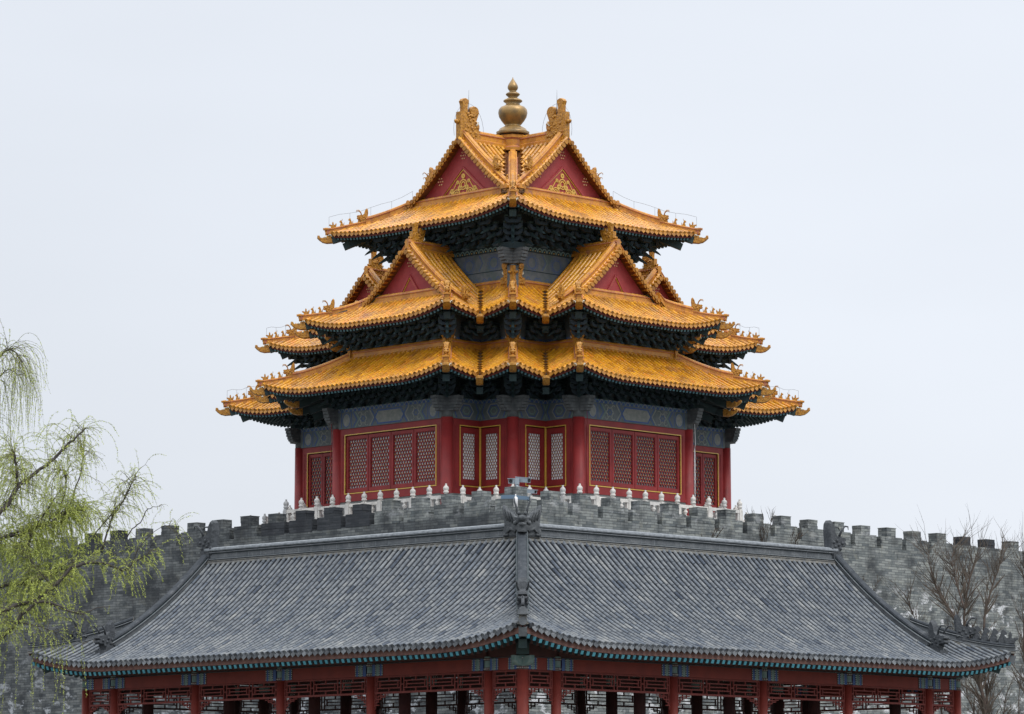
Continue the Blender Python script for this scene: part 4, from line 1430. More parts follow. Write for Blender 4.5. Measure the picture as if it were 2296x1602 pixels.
for e_, z_, sc in ((0.0, 15.68, (1, 1, 1)), (.30, 17.78, (1, .95, .95))):
    for i, n_ in ((17, 7), (2, 7), (18, 1), (1, 1), (19, 1), (0, 1), (13, 4), (6, 4)): brackets(i, e_, z_, n_, sc)
    for i in (0, 2, 3, 17, 18, 7, 13):
        c = offset(i, e_)
        D = -(edge(i - 1)[3] + edge(i)[3]).normalized()
        put(v3(c, z_), math.atan2(D.y, D.x) + R(90), (1, 1.05, 1))
for i in (0, 3): brackets(i, 1.30, 21.32, 8, (1.15, 1.26, 1.12), SQ)
for i in (0, 1, 3):
    c = offset(i, 1.30, SQ)
    D = -(edge(i - 1, SQ)[3] + edge(i, SQ)[3]).normalized()
    put(v3(c, 21.32), math.atan2(D.y, D.x) + R(90), (1.1, 1.1, 1.12))

# ------- lightning conductors
def conductor(pts, rods=True, hh=.38, post=1.0):
    mb = MB()
    P = dens(pts, .5)
    up = [p + Zv * (hh + .03 * math.sin(i * 1.7)) for i, p in enumerate(P)]
    mb.tube(up, .0055, 4, 0, s=False)
    for i in range(0, len(P), 2): mb.tube([P[i], up[i]], .0045, 4, 0, s=False)
    return mb
for i, rf in ((0, roofs3[0]), (1, roofs3[1]), (3, roofs3[3])):
    conductor(rf.hip(True, 0, RB3, 8, .25)).build("conductor_wire", [M['wire']], TOWER)
for rs_, idx in ((roofs1, (7, 13)), (roofs2, (7, 13))):
    for i in idx: conductor(rs_[i].hip(True, 0, .75, 6, .2)).build("conductor_wire", [M['wire']], TOWER)
for i in (0, 3):
    A, B, d, n, L = edge(i, SQ)
    C0 = (A + B) / 2 - n * O3
    mb = MB()
    c = v3(C0 + n * (RK3 + .52), zt3 + .8)
    mb.tube([c, c + Zv * .5, c + Zv * 1.05], [.02, .014, .004], 6, 0)
    arc = [v3(C0 + n * (RK3 + .52 + .75 * math.cos(t)), zt3 + .35 + 1.0 * math.sin(t)) for t in [R(-15 + 14 * k) for k in range(16)]]
    mb.tube(arc, .0055, 4, 0)
    mb.build("lightning_rod", [M['wire']], TOWER)

# ================================================================== BALUSTRADE
BAL = thing("marble_balustrade", "pale marble balustrade with bud-capped posts around the foot of the red tower", "balustrade", (0.03, 130.0, 0.0), R(45))
pb = MB()
prism(pb, [offset(k, -1.52) for k in range(NP_)], 10.3, 11.30, 0)
pb.build("plinth", [M['marble']], BAL)
def post_mesh():
    mb = MB()
    mb.box((0, 0, .40), (.165, .165, .80), None, 0)
    mb.box((0, 0, .83), (.145, .145, .06), None, 0)
    mb.lathe((0, 0, .86), [(.062, 0), (.062, .025), (.085, .04), (.098, .075), (.085, .105), (.072, .12), (.092, .15), (.098, .20), (.088, .245), (.05, .285), (.034, .295), (.036, .345), (.03, .355)], 14, 0)
    return mb
pm_ = post_mesh()
pm_.t = [0.8] * len(pm_.f)
POSTO = None
posts, panels = 0, 0
for i in range(NP_):
    if i in (9, 10, 11, 8): continue
    A, B, d, o, L = wallface(i, -1.30)
    n = max(1, round(L / .81))
    st = L / n
    for k in range(n):
        p = AT(A, d, o, k * st, 0, 11.28)
        if POSTO is None:
            POSTO = pm_.build("post", [M['marble']], BAL, p); ob = POSTO
        else:
            if rnd.random() < .3:
                m2 = post_mesh(); m2.t = [rnd.choice((.1, .25, .5))] * len(m2.f)
                ob = m2.build("post", [M['marble']], BAL, p)
            else:
                ob = place("post", POSTO, BAL, p)
        ob.rotation_euler = (0, 0, math.atan2(d.y, d.x))
        mb = MB()
        x0, x1 = k * st + .085, (k + 1) * st - .085
        boxf(mb, A, d, o, x0, x1, -.06, .06, 12.00, 12.11)
        boxf(mb, A, d, o, x0, x1, -.05, .05, 11.30, 11.74)
        for xe in (x0, x1 - .07): boxf(mb, A, d, o, xe, xe + .07, -.05, .05, 11.74, 12.00)
        xm = (x0 + x1) / 2
        mb.lathe(AT(A, d, o, xm, 0, 11.74), [(.05, 0), (.05, .03), (.035, .05), (.085, .11), (.085, .15), (.045, .20), (.07, .23), (.07, .26)], 10, 0)
        mb.t = [rnd.choice((.6, .8, 1.0))] * len(mb.f)
        mb.build("rail_panel", [M['marble']], BAL)

# ================================================================== CITY WALL
WALL = thing("city_wall", "long grey brick city wall with stepped merlons meeting at a corner below the tower", "wall", (0.13, 123.6, 0.0), R(45))
SL = -.0105
def zoff(s): return SL * max(0.0, s - 2.0)
wm = MB()
def wpt(arm, s, out, z):
    # arm 0: runs along +x (right), face y=0 ; arm 1: runs along +y (left), face x=0 ; 'out' positive = into the wall
    return V((s, out, z)) if arm == 0 else V((out, s, z))
LW = 75.0
for arm in (0, 1):
    s0, n = 0.0, 30
    ss = [LW * k / n for k in range(n + 1)]
    for k in range(n):
        a, b = ss[k], ss[k + 1]
        za, zb_ = 11.19 + zoff(a), 11.19 + zoff(b)
        st0 = 0.0 if k else 0.0
        ia = .42
        q = [wpt(arm, a, 0, -1.6), wpt(arm, b, 0, -1.6), wpt(arm, b, 0, zb_), wpt(arm, a, 0, za)]
        wm.poly(q if arm == 0 else q[::-1], arm)
        a2 = max(a, ia) if k == 0 else a
        q = [wpt(arm, a, 0, za), wpt(arm, b, 0, zb_), wpt(arm, b, ia, zb_), wpt(arm, a if k else ia, ia, za)]
        wm.poly(q if arm == 0 else q[::-1])
        q = [wpt(arm, a2, ia, za), wpt(arm, b, ia, zb_), wpt(arm, b, ia, 10.25 + zoff(b)), wpt(arm, a2, ia, 10.25 + zoff(a))]
        wm.poly(q if arm == 0 else q[::-1])
        q = [wpt(arm, a2, ia, 10.25 + zoff(a)), wpt(arm, b, ia, 10.25 + zoff(b)), wpt(arm, b, 7.5, 10.25 + zoff(b)), wpt(arm, max(a2, 7.5) if k < 3 else a2, 7.5, 10.25 + zoff(a))]
        wm.poly(q if arm == 0 else q[::-1])
wm.build("wall_body", [M['brick'], M['brick_left']], WALL)
wt = MB()
wt.poly([(.42, .42, 10.24), (24, .42, 10.24), (24, 24, 10.24), (.42, 24, 10.24)])
wt.build("wall_walk", [M['stone']], WALL)
def merlon(arm, s, dark=0, jit=True):
    mb = MB()
    j = lambda q: rnd.uniform(-q, q)
    z = 11.19 + zoff(s + .6)
    zb_ = z - .03
    def bx(s0, s1, o0, o1, z0, z1, m=0):
        P = [wpt(arm, s0, o0, z0), wpt(arm, s1, o0, z0), wpt(arm, s1, o1, z0), wpt(arm, s0, o1, z0),
             wpt(arm, s0, o0, z1), wpt(arm, s1, o0, z1), wpt(arm, s1, o1, z1), wpt(arm, s0, o1, z1)]
        mb.box8(P, m)
    m = 1 if dark else 0
    zs = z + .42
    # courses of bricks with slightly uneven faces
    nz = 4
    for k in range(nz):
        e = j(.006)
        bx(s + j(.012), s + 1.21 + j(.012), -.004 + e, .42 + e, zb_ if k == 0 else z + .42 * k / nz, z + .42 * (k + 1) / nz, m if dark != 2 else 0)
    for k in range(3):
        e = j(.008)
        bx(s + .35 + j(.012), s + .86 + j(.012), .002 + e, .415 + e, zs + .32 * k / 3, zs + .32 * (k + 1) / 3, m if dark != 3 else 0)
    if rnd.random() < .4: bx(s + .33, s + .88, -.008, .425, zs + .32, zs + .345, m)
    mb.build("merlon", [M['brick' if arm == 0 or s < 6 else 'brick_left'], M['brick_dark']], WALL, label="merlon of nearly black replaced brick" if dark else None)
N_M = 24
for arm in (0, 1):
    for k in range(N_M):
        s = 1.21 + 1.45 * k
        dark = 0
        if arm == 1: dark = {4: 1, 5: 1, 6: 1, 7: 3, 13: 2, 14: 1}.get(k, 0)
        if arm == 0: dark = {15: 2, 16: 2}.get(k, 0)
        merlon(arm, s, dark)
cmb = MB()
for (z0, z1, l) in ((11.16, 11.40, .97), (11.40, 11.61, .96), (11.61, 11.80, .54), (11.80, 11.97, .53)):
    e = rnd.uniform(-.006, .006)
    prism(cmb, [(e, e), (l, e), (l, .42), (.42, .42), (.42, l), (e, l)], z0, z1, 0)
cmb.build("merlon", [M['brick']], WALL, label="corner merlon bent around the angle of the wall")

# ================================================================== CAMERAS ON THE CORNER
W45 = Matrix.Rotation(R(45), 3, 'Z')
ct = thing("security_camera", "twin-barrel grey security camera standing on top of the corner merlon", "camera", (0.16, 124.05, 11.97), R(0))
mb = MB(); mb.tube([(0, 0, 0), (0, 0, .02), (0, 0, .10)], [.10, .10, .06], 12, 0); mb.box((0, 0, .19), (.16, .16, .2), None, 0); mb.build("base", [M['steel']], ct)
for sx, z_, dr_, L_ in ((-.16, .20, V((-.25, -1, -.06)), .34), (.20, .24, V((.75, -.65, -.12)), .52)):
    mb = MB()
    dn = dr_.normalized()
    c = V((sx, 0, z_))
    mb.bar(c - dn * L_ / 2, c + dn * L_ / 2, .17, .15, 0)
    mb.bar(c - dn * L_ / 2 + Zv * .085, c + dn * (L_ / 2 + .07) + Zv * .085, .2, .02, 0)
    ho_ = mb.build("housing", [M['steel']], ct)
    mb = MB(); mb.tube([c + dn * (L_ / 2 - .02), c + dn * (L_ / 2 + .015)], .062, 14, 0); mb.build("lens", [M['black']], ho_)
ca = thing("security_camera", "bullet security camera on a blue arm bracketed to the corner parapet", "camera", (0.13, 123.45, 11.55), 0)
mb = MB()
mb.bar((-.48, .16, .06), (.02, .02, .06), .07, .12, 0); mb.bar((.02, .02, .04), (.42, -.02, .0), .07, .12, 0); mb.box((.42, .2, .0), (.10, .40, .10), None, 0)
mb.build("arm", [M['bluesteel']], ca)
mb = MB()
dn = V((.55, -.75, -.12)).normalized(); c = V((.52, -.04, .22))
mb.bar(c - dn * .2, c + dn * .2, .12, .11, 0); mb.bar(c - dn * .2 + Zv * .065, c + dn * .25 + Zv * .065, .14, .015, 0); mb.bar(c - Zv * .05, V((.42, -.02, .05)), .03, .03, 0)
ho_ = mb.build("housing", [M['steel']], ca)
mb = MB(); mb.tube([c + dn * .19, c + dn * .205], .045, 12, 0); mb.build("lens", [M['black']], ho_)
mb = MB(); mb.tube([(.44, .0, .05), (.36, -.06, -.06), (.40, -.05, -.16), (.5, 0, -.08)], .008, 5, 0); mb.build("cable", [M['black']], ca)
cw = thing("security_camera", "white capsule-shaped security camera hanging from the blue arm at the corner", "camera", (0.12, 123.36, 11.38), 0)
mb = MB(); mb.lathe((0, 0, -.12), [(.055, 0), (.07, .01), (.07, .26), (.062, .31), (.03, .34), (.0, .345)], 14, 0); mb.build("body", [M['white']], cw)
mb = MB(); mb.tube([(0, .05, .2), (0, .0, .22), (0, .0, .30)], .02, 6, 0); mb.build("hanger", [M['white']], cw)

# ================================================================== GREY-ROOFED CORNER GALLERY
PAV = thing("corner_gallery", "open red columned gallery turning the corner under a large grey tiled roof", "pavilion", (0.28, 100.0, 0.0), R(45))
LX, OW, PD = 18.2, 1.24, 7.07
ZP = 5.50
PP = lambda r: .36 * r + .067 * r * r
RP = PD / 2 + OW
GK = LX + OW - 17.02            # run at which the gable rake starts
def prf(P, d, n, aL, aR, cL, cR, Rr): return Roof(P, d, n, OW, ZP, PP, Rr, aL, aR, cL, cR, .46, 3.4)
rfR = prf((0, 0), (1, 0), (0, 1), lambda r: -OW + r, lambda r: LX + OW - min(r, GK), -OW, LX + OW, RP)
rfL = prf((0, LX), (0, -1), (1, 0), lambda r: -OW + min(r, GK), lambda r: LX + OW - r, -OW, LX + OW, RP)
LB = LX - PD
rfRb = prf((LX, PD), (-1, 0), (0, -1), lambda r: -OW + min(r, GK), lambda r: LB - OW + r, -OW, None, RP)
rfLb = prf((PD, PD), (0, 1), (-1, 0), lambda r: OW - r, lambda r: LB + OW - min(r, GK), None, LB + OW, RP)
rfRe = prf((LX, 0), (0, 1), (-1, 0), lambda r: -OW + r, lambda r: PD + OW - r, -OW, PD + OW, GK)
rfLe = prf((PD, LX), (-1, 0), (0, -1), lambda r: -OW + r, lambda r: PD + OW - r, -OW, PD + OW, GK)
tm, em = MB(), MB()
M['slate_flank_shade'] = mat('shaded_tile_flank', (0.028, 0.034, 0.042), 0.9, (0.062, 0.070, 0.082), 11.0, tint=[(0.6, 0.62, 0.66), (1, 1, 1), (1.3, 1.3, 1.3)])  # shade between tile rows painted onto the lower barrel flanks
SLT = [M['slate'], M['slate_pan'], M['slate_end'], M['slate_drip'], M['slate_flank_shade']]
def tintf():
    t = rnd.gauss(.55, .16) if rnd.random() < .86 else rnd.uniform(0, 1)
    return min(1, max(0, t))
for rf in (rfR, rfL, rfRb, rfLb, rfRe, rfLe):
    rf.sheet(tm, -.035, 1, 0, rf.R + .02, 12, 24)
    rf.sheet(em, -.21, 3, .08, min(rf.R, 2.6), 6, 20)
    if rf in (rfR, rfL, rfRe, rfLe):
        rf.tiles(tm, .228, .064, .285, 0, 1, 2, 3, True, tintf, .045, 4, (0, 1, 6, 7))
        rf.eaves(em, .222, .105, 0, 1, 2, True, -.275, (-.03, -.215), .03, 1.0)
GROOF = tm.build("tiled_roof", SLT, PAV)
em.build("rafters", [M['teal_bright'], M['soffit'], M['fascia'], M['pav_dark']], GROOF)

def grey_ridge(mb, path, w=.30, h=.46, joints=True):
    cap = 2 if joints else 4
    # tan beds, roll, waist with joints, roll, pale cap
    c_ = 1.0 if joints else .72
    rows = [(.62, -.08, 3), (.62, .05, 3), (.46, .052, 1), (.46, .085, 1), (.58, .09, 3), (.58, .135, 3), (.40, .138, 1), (.40, .165, 1), (.48, .17, 0), (.53, .21, 0), (.48, .26, 0), (.34, .262, 1), (.34, .29, 1),
            (.345, .292, 0), (.345, .56, 0), (.34, .562, 1), (.34, .59, 1), (.48, .592, 0), (.53, .63, 0), (.48, .68, 0), (.40 * c_, .682, 1), (.40 * c_, .72, 1), (.56 * c_, .73, cap), (.60 * c_, .79, cap), (.54 * c_, .90, cap), (.25 * c_, .97, cap)]
    k = h / .96
    pr = [(w * a, z * k) for a, z, m in rows]
    prof = pr + [(-x, z) for x, z in pr[::-1]]
    mm = [r[2] for r in rows]
    mm = mm[1:] + [cap] + mm[:0:-1]
    mb.sweep(path, prof, mm)
    if joints:
        P = [V(p) for p in path]
        tot = 0
        for A, B in zip(P[:-1], P[1:]):
            D = (B - A); L = D.length; D = D / L; S = V((-D.y, D.x, 0)).normalized()
            n = int(L / .46)
            for j in range(n):
                c = A + D * (L * (j + .5) / n)
                mb.box(c + Zv * (.415 * k), (.016, w * .70, .27 * k), (D, S, D.cross(S)), 2)
M['slate_top'] = mat('grey_ridge_top', (0.060, 0.068, 0.078), 0.9, (0.034, 0.040, 0.048), 7.0, bump=0.4, bscale=18, big=(0.10, 0.108, 0.118), bigscale=3.5, bigrange=(0.55, 0.7), spec=.08)
GRM = [M['slate_ridge'], M['black'], M['slate_cap'], M['slate_tan'], M['slate_top']]
GRM[1] = M['soffit']
zr = ZP + PP(RP)
HX = PD / 2
mb = MB(); grey_ridge(mb, dens([(HX, HX, zr - .06), (16.85, HX, zr - .02)], 1.5), .32, .47); mb.build("main_ridge", GRM, GROOF)
mb = MB(); grey_ridge(mb, dens([(HX, HX, zr - .06), (HX, 16.85, zr - .02)], 1.5), .32, .47); mb.build("main_ridge", GRM, GROOF)
# hip ridge towards the viewer
rb_ = 1.55
mb = MB(); grey_ridge(mb, dens(rfR.hip(True, rb_, RP - .12, 12, .0), .4), .30, .42, False); mb.build("hip_ridge", GRM, GROOF)
mb = MB(); lo = rfR.hip(True, .0, rb_, 8, .0); grey_ridge(mb, dens(lo, .3), .24, .24, False)
e0 = lo[0]; D = V((-1, -1, 0)).normalized(); S = V((D.y, -D.x, 0))
mb.box(e0 + D * .02 + Zv * .08, (.12, .2, .22), (D, S, Zv), 3)
mb.box(e0 + D * .04 + Zv * .24, (.3, .30, .04), (D, S, Zv), 0)
for zz in (.05, .33): mb.tube([e0 + D * -.1 + Zv * zz, e0 + D * .12 + Zv * zz], .105, 12, 0)
mb.build("hip_ridge", GRM, GROOF)
mb = MB(); beast(mb, lo[-1] + D * .08 + Zv * .14, D, .82, 0, 0); mb.build("ridge_beast", [M['slate_beast']], GROOF)
for k in range(3):
    p = lo[1 + k * 2]
    mb = MB(); figure(mb, (0, 0, 0), D, .85, 0, k % 2); mb.build("roof_figure", [M['slate_beast']], GROOF, p + Zv * .24)
# gable ends: descending ridges, lower hips, beasts, figures, boards
for side in (0, 1):
    def W_(along, across, z): return V((along, across, z)) if side == 0 else V((across, along, z))
    out = V((1, 0, 0)) if side == 0 else V((0, 1, 0))
    acr = V((0, 1, 0)) if side == 0 else V((1, 0, 0))
    for sg in (-1, 1):
        # sg -1: the slope we see
        pts = []
        for k in range(15):
            r = .98 + (RP - .98) * k / 14
            y = r - OW if sg < 0 else PD + OW - r
            pts.append(W_(16.86, y, ZP + PP(r) - .02))
        mb = MB(); grey_ridge(mb, pts, .34, .44, False); mb.build("gable_ridge", GRM, GROOF)
        mb = MB()
        beast(mb, pts[0] + Zv * .10 + acr * (sg * .05), acr * sg, .86, 0, -.1)
        mb.box(pts[0] + Zv * .02 + acr * (sg * .12), (.36, .50, .12), (out, acr, Zv), 0)
        mb.build("ridge_beast", [M['slate_beast']], GROOF)
    rf = rfR if side == 0 else rfL
    f = rf.hip(side == 1, .0, 2.2, 14, .0) if side == 1 else rf.hip(False, 0, 2.2, 14, 0)
    mb = MB(); grey_ridge(mb, dens(f[:8], .3), .24, .26, False); mb.build("hip_ridge", GRM, GROOF)
    mb = MB(); grey_ridge(mb, dens(f[7:], .3), .28, .38, False); mb.build("hip_ridge", GRM, GROOF)
    Dh = (f[0] - f[3]); Dh.z = 0; Dh.normalize()
    mb = MB(); beast(mb, f[7] + Zv * .14, Dh, .80, 0, 0); mb.build("ridge_beast", [M['slate_beast']], GROOF)
    for k in range(5):
        u = .6 + k * 1.15
        j = int(u); p = f[j].lerp(f[j + 1], u - j)
        mb = MB(); (rider if k == 0 else figure)(mb, (0, 0, 0), Dh, .95); mb.build("roof_figure", [M['slate_beast']], GROOF, p + Zv * .26)
    # gable board facing away
    mb = MB()
    rs = [1.9 + (RP - 1.9) * k / 10 for k in range(11)]
    tri = [W_(16.75, r - OW, ZP + PP(r) - .05) for r in rs] + [W_(16.75, PD + OW - r, ZP + PP(r) - .05) for r in rs[::-1][1:]]
    mb.poly(tri if side == 0 else tri[::-1]); mb.poly([p - out * .1 for p in tri][::-1]); mb.build("gable_board", [M['slate_ridge']], GROOF)
    # ridge-end beast
    mb = MB()
    beast(mb, W_(16.80, HX, zr + .28), out, 1.0, 0, .0)
    mb.box(W_(16.86, HX, zr + .14), (.40, .34, .42), (out, acr, Zv), 0)
    mb.build("ridge_beast", [M['slate_beast']], GROOF)
M['slate_carved'] = mat('weathered_carved_clay', (0.105, 0.114, 0.122), 0.85, (0.055, 0.062, 0.07), 9.0, bump=0.8, bscale=16, spec=0.2)
# beast with spread manes at the corner of the ridge
mb = MB()
wing = [(x * .84, z * .84) for x, z in [(0, -.42), (.80, -.42), (.82, -.22), (.74, -.10), (.76, .10), (.80, .34), (.86, .56), (.84, .66), (.72, .52), (.60, .44), (.46, .40), (.34, .28), (.22, .22), (.0, .2)]]
cc = V((HX - .17, HX - .17, zr + .36))
for D in (V((1, 0, 0)), V((0, 1, 0))):
    mb.outline(wing, cc, D, .16, 0)
    S = D.cross(Zv)
    for sg in (-1, 1):
        for k in range(4):
            mb.tube([cc + D * (.17 + .11 * k) + Zv * (.0 + .04 * k) + S * (sg * .085), cc + D * (.28 + .11 * k) + Zv * (.22 + .04 * k) + S * (sg * .09), cc + D * (.40 + .09 * k) + Zv * (.38 + .05 * k) + S * (sg * .08)], [.03, .03, .01], 5, 0)
        mb.tube([cc + D * .15 + Zv * -.22 + S * (sg * .09), cc + D * .36 + Zv * -.12 + S * (sg * .10), cc + D * .52 + Zv * -.26 + S * (sg * .10)], [.05, .05, .035], 6, 0)
        for k in range(3): mb.blob(cc + D * (.48 + k * .06) + Zv * (-.29) + S * (sg * .10), .045, 0)
F = V((-1, -1, 0)).normalized(); S = V((F.y, -F.x, 0))
h0 = cc + F * .18
mb.box(h0 + Zv * .10, (.30, .25, .28), (F, S, Zv), 0)
mb.blob(h0 + F * .24 + Zv * .12, .125, 0, .5, (1, 1, .7), 8)
mb.blob(h0 + F * .22 - Zv * .05, .11, 0, .5, (1, 1, .55), 8)
mb.box(h0 + F * .10 - Zv * .16, (.3, .26, .2), (F, S, Zv), 0)
for sg in (-1, 1):
    mb.blob(h0 + F * .16 + S * (sg * .10) + Zv * .26, .05, 0)
    mb.tube([h0 + S * (sg * .12) + Zv * .24, h0 + S * (sg * .15) + Zv * .42, h0 + S * (sg * .21) + Zv * .58, h0 + S * (sg * .22) + Zv * .74], [.045, .035, .028, .01], 6, 0)
    mb.blob(h0 + S * (sg * .19) + Zv * -.0, .07, 0)
mb.build("ridge_beast", [M['slate_carved']], GROOF, label="winged double beast with two horns at the corner of the grey ridge")
# corner beams
for tip, D in ((rfR.hip(True, 0, .5, 2)[0], V((-1, -1, 0))), (rfR.hip(False, 0, .5, 2)[0], V((1, -1, 0))), (rfL.hip(True, 0, .5, 2)[0], V((-1, 1, 0)))):
    D = D.normalized(); S = V((D.y, -D.x, 0))
    mb = MB()
    mb.bar(tip + Zv * -.22 - D * .02, tip + Zv * .35 - D * 1.9, .22, .24, 0)
    mb.bar(tip + Zv * -.50 - D * .45, tip + Zv * .1 - D * 2.0, .22, .24, 1)
    mb.build("corner_beam", [M['slate_ridge'], M['bracket']], GROOF)

# columns
XS = [0, 1.25, 5.82, 9.52, 13.2, 16.87, 18.2]
ZC, ZB = 4.86, 5.18
def column(x, y, r, dark, head=True, name="column"):
    mb = MB()
    mb.tube([(x, y, .55), (x, y, ZC)], r, 18, 0)
    co = mb.build(name, [M['pav_dark' if dark else 'pav_red']], PAV)  # inner and back rows are darker, backlit shade put into their colour
    if head:
        hm = MB()
        hm.tube([(x, y, ZC), (x, y, ZB + .05)], r * .93, 16, 0, cap=False)
        for zz in (ZC + .045, ZB - .02):
            hm.tube([(x, y, zz - .035), (x, y, zz + .035)], r * .97, 16, 2, cap=False)
            for k in range(16):
                an = 2 * math.pi * k / 16
                hm.blob((x + r * .97 * math.cos(an), y + r * .97 * math.sin(an), zz), .017, 1, .5, (1, 1, 1), 5)
        hm.build("painted_head", [M['pav_pale'], M['pav_white'], M['pav_dark']], co)
front = [(x, 0) for x in XS] + [(0, y) for y in XS[1:]]
for k, (x, y) in enumerate(front): column(x, y, .155 if (x, y) == (0, 0) else .135, False)
back = [(PD, y) for y in XS[3:]] + [(x, PD) for x in XS[3:]] + [(PD, PD)]
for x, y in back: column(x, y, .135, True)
for x in XS[1:6]:
    column(x, 1.25, .17, True)
    if x > 1.3: column(1.25, x, .17, True)
for x in XS[2:6]:
    column(x, 5.82, .17, True)
    if x > 5.9: column(5.82, x, .17, True)
for y in (1.25, 5.82): column(18.2, y, .135, True); column(y, 18.2, .135, True)

def pav_bay(A, B, front_):
    A, B = V(A), V(B)
    L = (B - A).length; d = (B - A) / L
    o = V((d.y, -d.x)) if front_ else V((-d.y, d.x))
    bm_ = MB()
    r = .13
    boxf(bm_, A, d, o, r, L - r, -.09, .09, ZC, ZB, 0 if front_ else 3)
    boxf(bm_, A, d, o, -.05, L + .05, -.07, .07, ZB + .03, ZB + .62, 3)
    if front_:
        # painted ends of the beam
        def strip(x0, x1, m, hh=0.0):
            boxf(bm_, A, d, o, x0, x1, -.095, .097, ZC + .004, ZB - .004, m)
        w = .38 if L > 2 else L * .22
        for sg in (0, 1):
            X = (lambda u: r + u) if not sg else (lambda u: L - r - u)
            for u0, u1, m in ((.0, .30, 1), (.30, .42, 4), (.42, .70, 2), (.70, .82, 4), (.82, 1.0, 1), (1.0, 1.12, 4)):
                a0, a1 = X(u0 * w), X(u1 * w)
                strip(min(a0, a1), max(a0, a1), m)
                if m == 4:
                    for k in range(5):
                        q = AT(A, d, o, (a0 + a1) / 2, .10, ZC + .04 + k * .06)
                        bm_.blob(q, .017, 5, .5, (1, 1, 1), 5)
    bm_.build("beam", [M['pav_red'], M['blue'], M['pav_pale'], M['pav_dark'], M['soffit'], M['pav_white']], PAV)
    # hanging lattice
    lm = MB()
    z1, z0 = ZC - .025, ZC - .46
    r = .15
    t, dp = .030, .022
    def hb(x0, x1, z, tt=t): boxf(lm, A, d, o, x0, x1, -dp, dp, z - tt / 2, z + tt / 2)
    def vb(x, za, zb_, tt=t): boxf(lm, A, d, o, x - tt / 2, x + tt / 2, -dp * .9, dp * .9, za, zb_)
    hb(r, L - r, z1, .05); hb(r, L - r, z0, .055)
    n = max(1, round((L - 2 * r) / 1.0)) if L > 2 else 1
    x0, x1 = r + .03, L - r - .03
    vb(r + .015, z0, z1, .04); vb(L - r - .015, z0, z1, .04)
    w = (x1 - x0) / n
    za, zb_ = z0 + .028, z1 - .025
    zm = (za + zb_) / 2
    for k in range(n):
        a, b = x0 + k * w, x0 + (k + 1) * w
        g_ = w * .06
        vb(a + g_, za, zb_); vb(b - g_, za, zb_)
        hb(a, a + g_, zm); hb(b - g_, b, zm)
        h4 = (zb_ - za) / 4
        hb(a + g_, b - g_, za + h4); hb(a + g_, b - g_, zb_ - h4)
        vb((a + b) / 2, za, za + h4); vb((a + b) / 2, zb_ - h4, zb_)
        v1, v2 = a + g_ + w * .10, b - g_ - w * .10
        vb(v1, za + h4, zb_ - h4); vb(v2, za + h4, zb_ - h4)
        hb(v1, v2, zm)
    # fretted corner brackets below
    for sg in (0, 1):
        X = (lambda u: r + u) if not sg else (lambda u: L - r - u)
        def hh(u0, u1, z):
            p, q = X(u0), X(u1); boxf(lm, A, d, o, min(p, q), max(p, q), -.018, .018, z - .013, z + .013)
        def vv(u, za2, zb2): p = X(u); boxf(lm, A, d, o, p - .013, p + .013, -.0175, .0175, za2, zb2)
        m_ = min(.52, (L - 2 * r) * .42)
        zz = z0 - .03
        if front_: vv(.0, zz - .42, zz)
        vv(.05, zz - .30, zz); hh(.05, m_ * .45, zz - .14); vv(m_ * .45, zz - .14, zz); hh(.05, m_ * .25, zz - .22); vv(m_ * .25, zz - .22, zz - .05)
        hh(m_ * .25, m_ * .7, zz - .05); hh(m_ * .45, m_ * .75, zz - .09); vv(m_ * .75, zz - .09, zz); hh(m_ * .8, m_, zz - .03); hh(.0, .16, zz - .30)
    lm.build("hanging_lattice", [M['pav_lat' if front_ else 'pav_dark']], PAV)  # back lattice coloured dark to stand as a silhouette
for a, b in zip(XS[:-1], XS[1:]):
    pav_bay((a, 0), (b, 0), True)
    pav_bay((0, b), (0, a), True)
for a, b in zip([PD] + XS[3:-1], XS[3:]):
    pav_bay((a, PD), (b, PD), False)
    pav_bay((PD, b), (PD, a), False)
for (P, Q) in (((18.2, 0), (18.2, 1.25)), ((18.2, 1.25), (18.2, 5.82)), ((18.2, 5.82), (18.2, PD))):
    pav_bay(P, Q, True); pav_bay((P[1], P[0]), (Q[1], Q[0]), False)
# dark boarded ceiling, bracket at the corner column, floor
mb = MB()
L6 = [(-.05, -.05), (LX, -.05), (LX, PD), (PD, PD), (PD, LX), (-.05, LX)]
prism(mb, [(.1, .1), (LX - .1, .1), (LX - .1, PD - .1), (PD - .1, PD - .1), (PD - .1, LX - .1), (.1, LX - .1)], 5.30, 5.40, 0)
mb.build("ceiling_boards", [M['soffit']], PAV)
mb = MB()
prism(mb, [(-.9, -.9), (LX + .9, -.9), (LX + .9, PD + .9), (PD + .9, PD + .9), (PD + .9, LX + .9), (-.9, LX + .9)], -1.6, .55, 0)
mb.build("stone_base", [M['stone']], PAV)
mb = MB()
for D in (V((1, 0, 0)), V((0, 1, 0))):
    pts = [(-.36, .26), (-.36, .16), (-.31, .06), (-.22, .0), (.2, .0), (.2, .26)]
    mb.outline(pts, (0, 0, ZC + .10), D, .20, 0)
mb.box((-.10, -.10, ZB + .22), (.34, .34, .32), (V((1, 1, 0)).normalized(), V((-1, 1, 0)).normalized(), Zv), 1)
mb.build("beam_bracket", [M['pav_pale'], M['bracket']], PAV)

